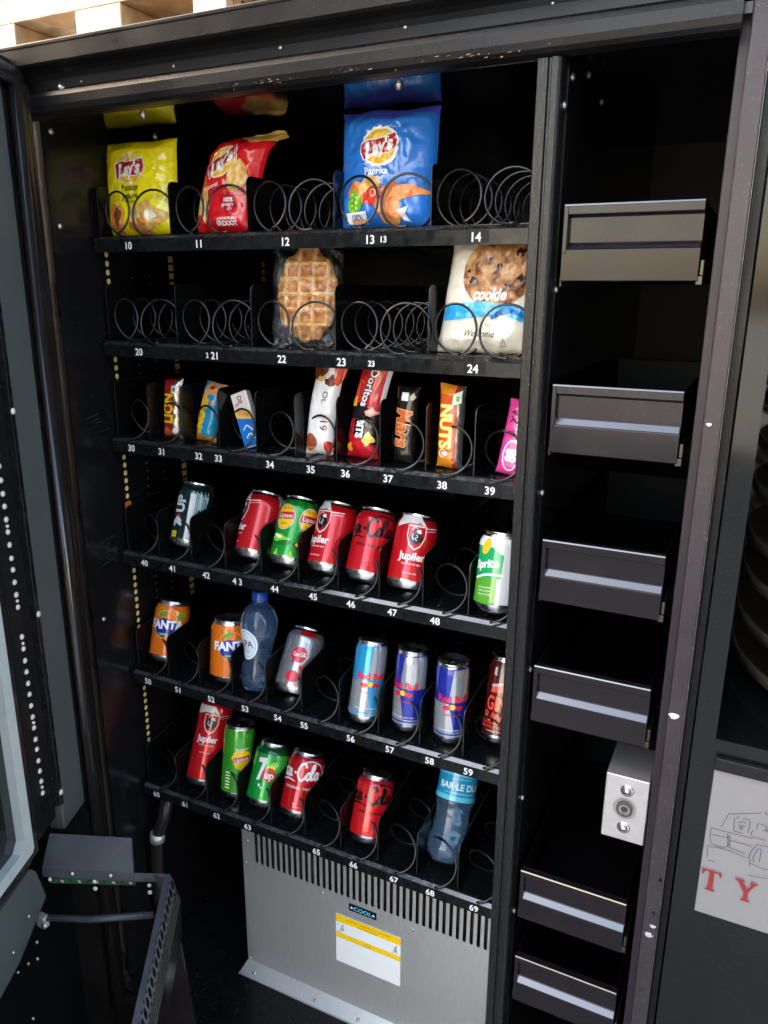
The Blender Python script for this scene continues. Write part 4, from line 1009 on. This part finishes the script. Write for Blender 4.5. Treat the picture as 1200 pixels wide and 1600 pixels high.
# boxy wafer pack
wb = thing('wafer_pack', 'white and blue boxed wafer pack tilted to the left above number 33', 'candy bar', (3.5 * P + .016, .038, z3), group=CB)
wb.rotation_euler = (Matrix.Rotation(math.radians(-23), 3, 'Y') @ Matrix.Rotation(-math.radians(8), 3, 'X') @ Matrix.Rotation(math.radians(10), 3, 'Z')).to_euler()
b = MB(); b.box((-.015, -.008, 0), (.015, .008, .092), film('#e4dcd0'), .002)
A = Art(lambda u, v, o_: (u, -.008 - o_, v), b, .02); A.poly([(-.0145, .002), (.0145, .002), (.0145, .042), (-.0145, .052)], film('#1c6fc0')); A.poly([(-.0145, .052), (.0145, .042), (.0145, .058), (-.0145, .066)], film('#e8b85a'))
A.text('DE', -.0, .079, .011, film('#a02828'), rot=-H2, bold=.02); A.text('R', -.008, .072, .010, film('#a02828'), rot=-H2); A.stroke([(-.008, .030), (0, .036), (.008, .026)], .002, WHT); A.stroke([(-.006, .016), (.002, .022), (.008, .012)], .002, WHT); A.text('2 x 50g', 0, .055, .006, film('#8a4a20'), rot=-.3)
b.build('wafer_box', wb)
def kinder_art(A):
    dkr = film('#6a2430'); A.text('19', .010, .046, .019, dkr, rot=-H2); A.text('OL', .006, .088, .013, film('#34303a'), rot=-H2, sx=1.1)
    A.blob(-.012, .018, .012, .013, film('#a04a30'), 3, .1); A.rect(-.021, .008, -.003, .011, film('#d88a60')); A.blob(-.014, .128, .013, .014, 'choc_print', 4, .35); A.blob(.010, .112, .009, .008, 'choc_print', 7, .4); A.blob(.022, .128, .008, .020, film('#e0481c'), 8, .2); A.blob(.020, .012, .007, .010, film('#c82820'), 9, .2); A.blob(-.008, .116, .008, .004, film('#e8b850'), 2, .3)
bar('tall white bar with chocolate pictures above number 35', 5.5 * P - .010, .040, .050, .152, .022, 6, 0, film('#ece6de'), kinder_art, 27, sh=.022, wr=.0018)
def doritos_art(A):
    wh = film('#f2eee8')
    A.text('Doritos', .002, .106, .0185, film('#16100f'), rot=-H2 - .12, bold=.09, sx=.95); A.text('Doritos', .002, .106, .0185, wh, rot=-H2 - .12, bold=.03, sx=.95)
    A.stroke([(-.014, .090), (-.018, .118), (-.010, .112)], .0014, film('#f08a28'), n=2); A.stroke([(.010, .124), (.020, .134), (.012, .104)], .0014, film('#f08a28'), n=2)
    A.text('BITS', -.002, .046, .0170, wh, rot=-H2, bold=.06, sx=.9); A.rect(-.016, .028, -.013, .060, film('#c81e28')); A.rect(-.020, .030, -.0175, .058, film('#c81e28'))
    A.blob(.014, .030, .008, .009, film('#eed060'), 3, .4); A.blob(.014, .070, .009, .006, film('#e8a090'), 4, .5); A.blob(-.018, .016, .006, .007, film('#f0a030'), 5, .3); A.blob(-.018, .085, .005, .008, film('#f0a030'), 6, .2)
bar('tall red and black corn chip packet above number 36', 6.5 * P - .008, .042, .054, .154, .026, 6, 0, film('#c41824'), doritos_art, 31, sh=.026, wr=.002,
    bandm=lambda a, c: film('#1c1718') if .20 - .16 * (a - .5) < c < .52 - .10 * (a - .5) else (film('#e8e4e0') if a > .93 and c > .55 else film('#c41824')))
def mars_art(A):
    A.text('Mars', .0, .052, .034, film('#d89a60'), rot=-H2, shear=.15, bold=.065, sx=.82); A.text('Mars', .0, .052, .034, film('#c0562c'), rot=-H2, shear=.15, bold=.02, sx=.82); A.rect(-.006, .092, .005, .104, WHT); A.blob(.012, .098, .003, .005, film('#c8b890'), 4, .4)
bar('black bar with bronze sideways lettering above number 37', 7.5 * P - .010, .038, .036, .112, .020, 4, 2, film('#1a1412'), mars_art, 35)
def nut2_art(A):
    A.text('NUTS', -.005, .060, .027, film('#f8d838'), rot=-H2, bold=.06, sx=.92); A.text('NUTS', -.005, .060, .027, film('#f4ecc0'), rot=-H2, bold=.0, sx=.92); A.poly([(.004, .090), (.017, .094), (.017, .112), (.005, .106)], WHT); A.rect(.009, .096, .014, .104, film('#7ab838'))
    A.ring(-.008, .022, .006, .006, .0014, WHT); A.blob(-.004, .010, .012, .006, film('#e08a28'), 4, .4); A.text('M3', -.004, .022, .008, WHT, bold=.02)
bar('orange and yellow bar with sideways lettering above number 38', 8.5 * P - .010, .038, .040, .118, .022, 4, 0, film('#c84c1c'), nut2_art, 37, bandm=lambda a, c: slv if a > .80 else (film('#a82818') if a > .66 else (film('#e08a24') if c < .2 or c > .88 else film('#d8581c'))))
def pink_art(A):
    wh = film('#f0dce4'); A.ell(.0, .028, .013, .022, wh); A.ell(0, .028, .011, .020, film('#e05a9a')); A.text('88', .0, .028, .022, wh, rot=H2, bold=.05, sx=.8); A.text('XA', -.006, .082, .014, film('#5a1038'), rot=H2, bold=.02); A.text('AXX', .004, .058, .014, wh, rot=H2, bold=.02)
bar('pink bar leaning behind the centre post above number 39', 9.5 * P + .006, .036, .038, .104, .016, 5, 8, film('#d8408a'), pink_art, 39)

# ------------------------------------------------------------------ pallet on the roof
pl = thing('wooden_pallet', 'sunlit wooden pallet lying on the vending machine roof', 'pallet', (.1, .0, 1.806))
po = Vector((.1, 0, 1.806))
def pbx(a, c, name):
    m = MB(); m.box(Vector(a) - po, Vector(c) - po, 'wood', .002); return m.build(name, pl)
ZB0, ZB1 = 1.8265, 1.878
for x0, x1 in ((-.25, -.130), (.0, .090), (.221, .278), (.56, .66)):
    for y0 in (.0, .46): 
        ob = pbx((x0, y0, ZB0 + .0005), (x1, y0 + .135, ZB1 - .0005), 'block')
        if abs(x0 - .221) < .01 and y0 == 0:
            m = MB(); A = Art(lambda u, v, o_: tuple(Vector((x1 + o_, u, v)) - po), m, .02); A.text('EPAL', .055, 1.858, .020, ink('#3a2a1c')); A.ring(.055, 1.858, .040, .016, .0012, ink('#3a2a1c')); m.build('brand_mark', ob)
pbx((-.30, .001, 1.8065), (.70, .098, ZB0), 'bottom_board'); pbx((-.30, .47, 1.8065), (.70, .57, ZB0), 'bottom_board')
pbx((-.30, .0, ZB1), (.70, .098, ZB1 + .020), 'top_board')
for y in (.13, .26, .38, .50): pbx((-.30, y, ZB1), (.70, y + .095, ZB1 + .020), 'top_board')
p2 = thing('wooden_pallet', 'second wooden pallet stacked on the pallet above the machine', 'pallet', (.1, .0, 1.898)); 
for x0, x1 in ((-.30, -.15), (.16, .30), (.5, .65)):
    m = MB(); m.box(Vector((x0, .02, 1.9205)) - Vector((.1, 0, 1.898)), Vector((x1, .15, 1.98)) - Vector((.1, 0, 1.898)), 'wood', .002); m.build('block', p2)
for y in (.02, .2, .4): 
    m = MB(); m.box((-.40, y, .001), (.55, y + .10, .022), 'wood', .002); m.build('bottom_board', p2)
m = MB(); m.box((-.40, .02, .0825), (.55, .50, .10), 'wood', .002); m.build('top_board', p2)

# ------------------------------------------------------------------ neighbouring machine on the right
nm = thing('vending_machine', 'glossy black neighbouring machine with round shelves and a white sign', 'vending machine', (1.3, -.06, 0))
no = Vector((1.3, -.06, 0)); LN = lambda *q: Vector(q) - no
b = MB(); b.box(LN(.975, -.058, .02), LN(1.70, .70, .955), 'panel_gloss'); b.box(LN(.975, -.058, 1.46), LN(1.70, .70, 1.83), 'panel_gloss')
b.box(LN(.975, -.058, .955), LN(1.000, .70, 1.46), 'panel_gloss'); b.box(LN(1.60, -.058, .955), LN(1.70, .70, 1.46), 'panel_gloss'); b.box(LN(1.0, .66, .955), LN(1.60, .70, 1.46), 'panel_gloss')
b.build('housing', nm)
for z in (1.418, 1.336, 1.276, 1.214, 1.145, 1.093, 1.031, .976):
    m = MB(); n = 72; R_ = .300; c = (1.302 - 1.3, .235 + .06); vs = []
    for rr, zz in ((0, z - .004), (R_, z - .004), (R_, z + .012), (R_ - .003, z + .012), (R_ - .003, z + .001), (0, z + .001)):
        vs.append([(c[0] + rr * math.cos(2 * PI * k / n), c[1] + rr * math.sin(2 * PI * k / n), zz) for k in range(n)])
    for i in range(5): m.add(vs[i] + vs[i + 1], [(k, (k + 1) % n, n + (k + 1) % n, n + k) for k in range(n)], 'drum_brown', True)
    m.build('round_shelf', nm)
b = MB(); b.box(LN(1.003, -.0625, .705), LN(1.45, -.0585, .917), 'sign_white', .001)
A = Art(lambda u, v, o_: tuple(LN(u, -.0625 - o_, v)), b, .05)
SK = [[(1.02, 0.839), (1.026, 0.86)], [(1.026, 0.86), (1.061, 0.873)], [(1.009, 0.834), (1.022, 0.834), (1.056, 0.835)], [(1.009, 0.834), (1.011, 0.813), (1.029, 0.813), (1.028, 0.831)], [(1.011, 0.825), (1.028, 0.826)], [(1.029, 0.831), (1.031, 0.813)], [(1.031, 0.831), (1.033, 0.813)], [(1.033, 0.813), (1.05, 0.811)], [(1.032, 0.824), (1.057, 0.824)], [(1.01, 0.807), (1.029, 0.809), (1.052, 0.806)], [(1.008, 0.809), (1.009, 0.791)], [(1.011, 0.787), (1.019, 0.787)], [(1.034, 0.84), (1.033, 0.857)], [(1.035, 0.857), (1.038, 0.861)], [(1.042, 0.859), (1.05, 0.859), (1.05, 0.841)], [(1.038, 0.852), (1.042, 0.855), (1.046, 0.854)], [(1.038, 0.848), (1.046, 0.85)], [(1.039, 0.845), (1.045, 0.847)], [(1.041, 0.849), (1.042, 0.842)], [(1.033, 0.839), (1.045, 0.839)], [(1.059, 0.849), (1.059, 0.858), (1.068, 0.858)], [(1.068, 0.858), (1.07, 0.85)], [(1.055, 0.847), (1.054, 0.839), (1.07, 0.838)], [(1.065, 0.85), (1.07, 0.853)], [(1.06, 0.829), (1.074, 0.83)], [(1.061, 0.827), (1.057, 0.819), (1.055, 0.808), (1.057, 0.805)], [(1.063, 0.824), (1.06, 0.81), (1.061, 0.803)], [(1.064, 0.824), (1.067, 0.823), (1.067, 0.806)], [(1.057, 0.805), (1.057, 0.796)], [(1.058, 0.801), (1.071, 0.798), (1.078, 0.799)], [(1.057, 0.783), (1.079, 0.786)]]
for q in SK: A.stroke(q, .0007, 'ink_dark', n=4)
A.text('PAR', 1.069, .875, .0050, 'ink_dark')
A.poly([(1.005, .774), (1.006, .766), (1.0075, .766), (1.0095, .7716), (1.0250, .7716), (1.0270, .767), (1.0285, .767), (1.0285, .774)], 'ink_red')
A.rect(1.0142, .748, 1.0200, .7714, 'ink_red'); A.poly([(1.0115, .744), (1.023, .744), (1.023, .746), (1.0200, .7478), (1.0142, .7478), (1.0115, .746)], 'ink_red')
A.poly([(1.044, .774), (1.055, .774), (1.055, .772), (1.0525, .7715), (1.0585, .7615), (1.0630, .7705), (1.0610, .772), (1.0610, .774), (1.0700, .774), (1.0700, .772), (1.0670, .7705), (1.0605, .7580), (1.0605, .748), (1.0630, .746), (1.0630, .744), (1.0530, .744), (1.0530, .746), (1.0555, .748), (1.0555, .7565), (1.0470, .7710), (1.044, .772)], 'ink_red')
b.build('sign_panel', nm)
b = MB(); b.box(LN(1.003, -.066, .917), LN(1.45, -.0585, .934), 'frame_black', .001); b.build('sign_trim', nm)

# ------------------------------------------------------------------ house shapes added out of view, to shade the machine and shape can highlights
def make_blocker(label, loc, x0, x1, h, wins):
    hs_ = thing('blocker', label, 'blocker', loc)
    b = MB(); b.box((x0, -2.5, 0), (x1, 2.5, h - .07), 'blocker_render', .02); b.build('wall', hs_)
    b = MB(); b.box((x0 - .1, -2.6, h - .07), (x1 + .1, 2.6, h), 'frame_black', .01); b.build('roof', hs_)
    for x in wins:
        for z in ((1.0, 4.0) if h > 5 else (1.0,)):
            b = MB(); b.box((x - .5, 2.5005, z), (x + .5, 2.56, z + 1.3), 'print_white', .01); f_ = b.build('window', hs_)
            b = MB(); b.box((x - .42, 2.555, z + .08), (x + .42, 2.565, z + 1.22), 'glass_dark'); b.build('pane', f_)
make_blocker('added out-of-view house across the yard, shading the machine', (-7, -6.5, 0), -5.5, 4.5, 6.95, (-4, -1.5, 1, 3.2))
make_blocker('second added out-of-view house across the yard, to the right of the gap', (6, -6.5, 0), -3.0, 4.5, 4.4, (-2, .8, 3))
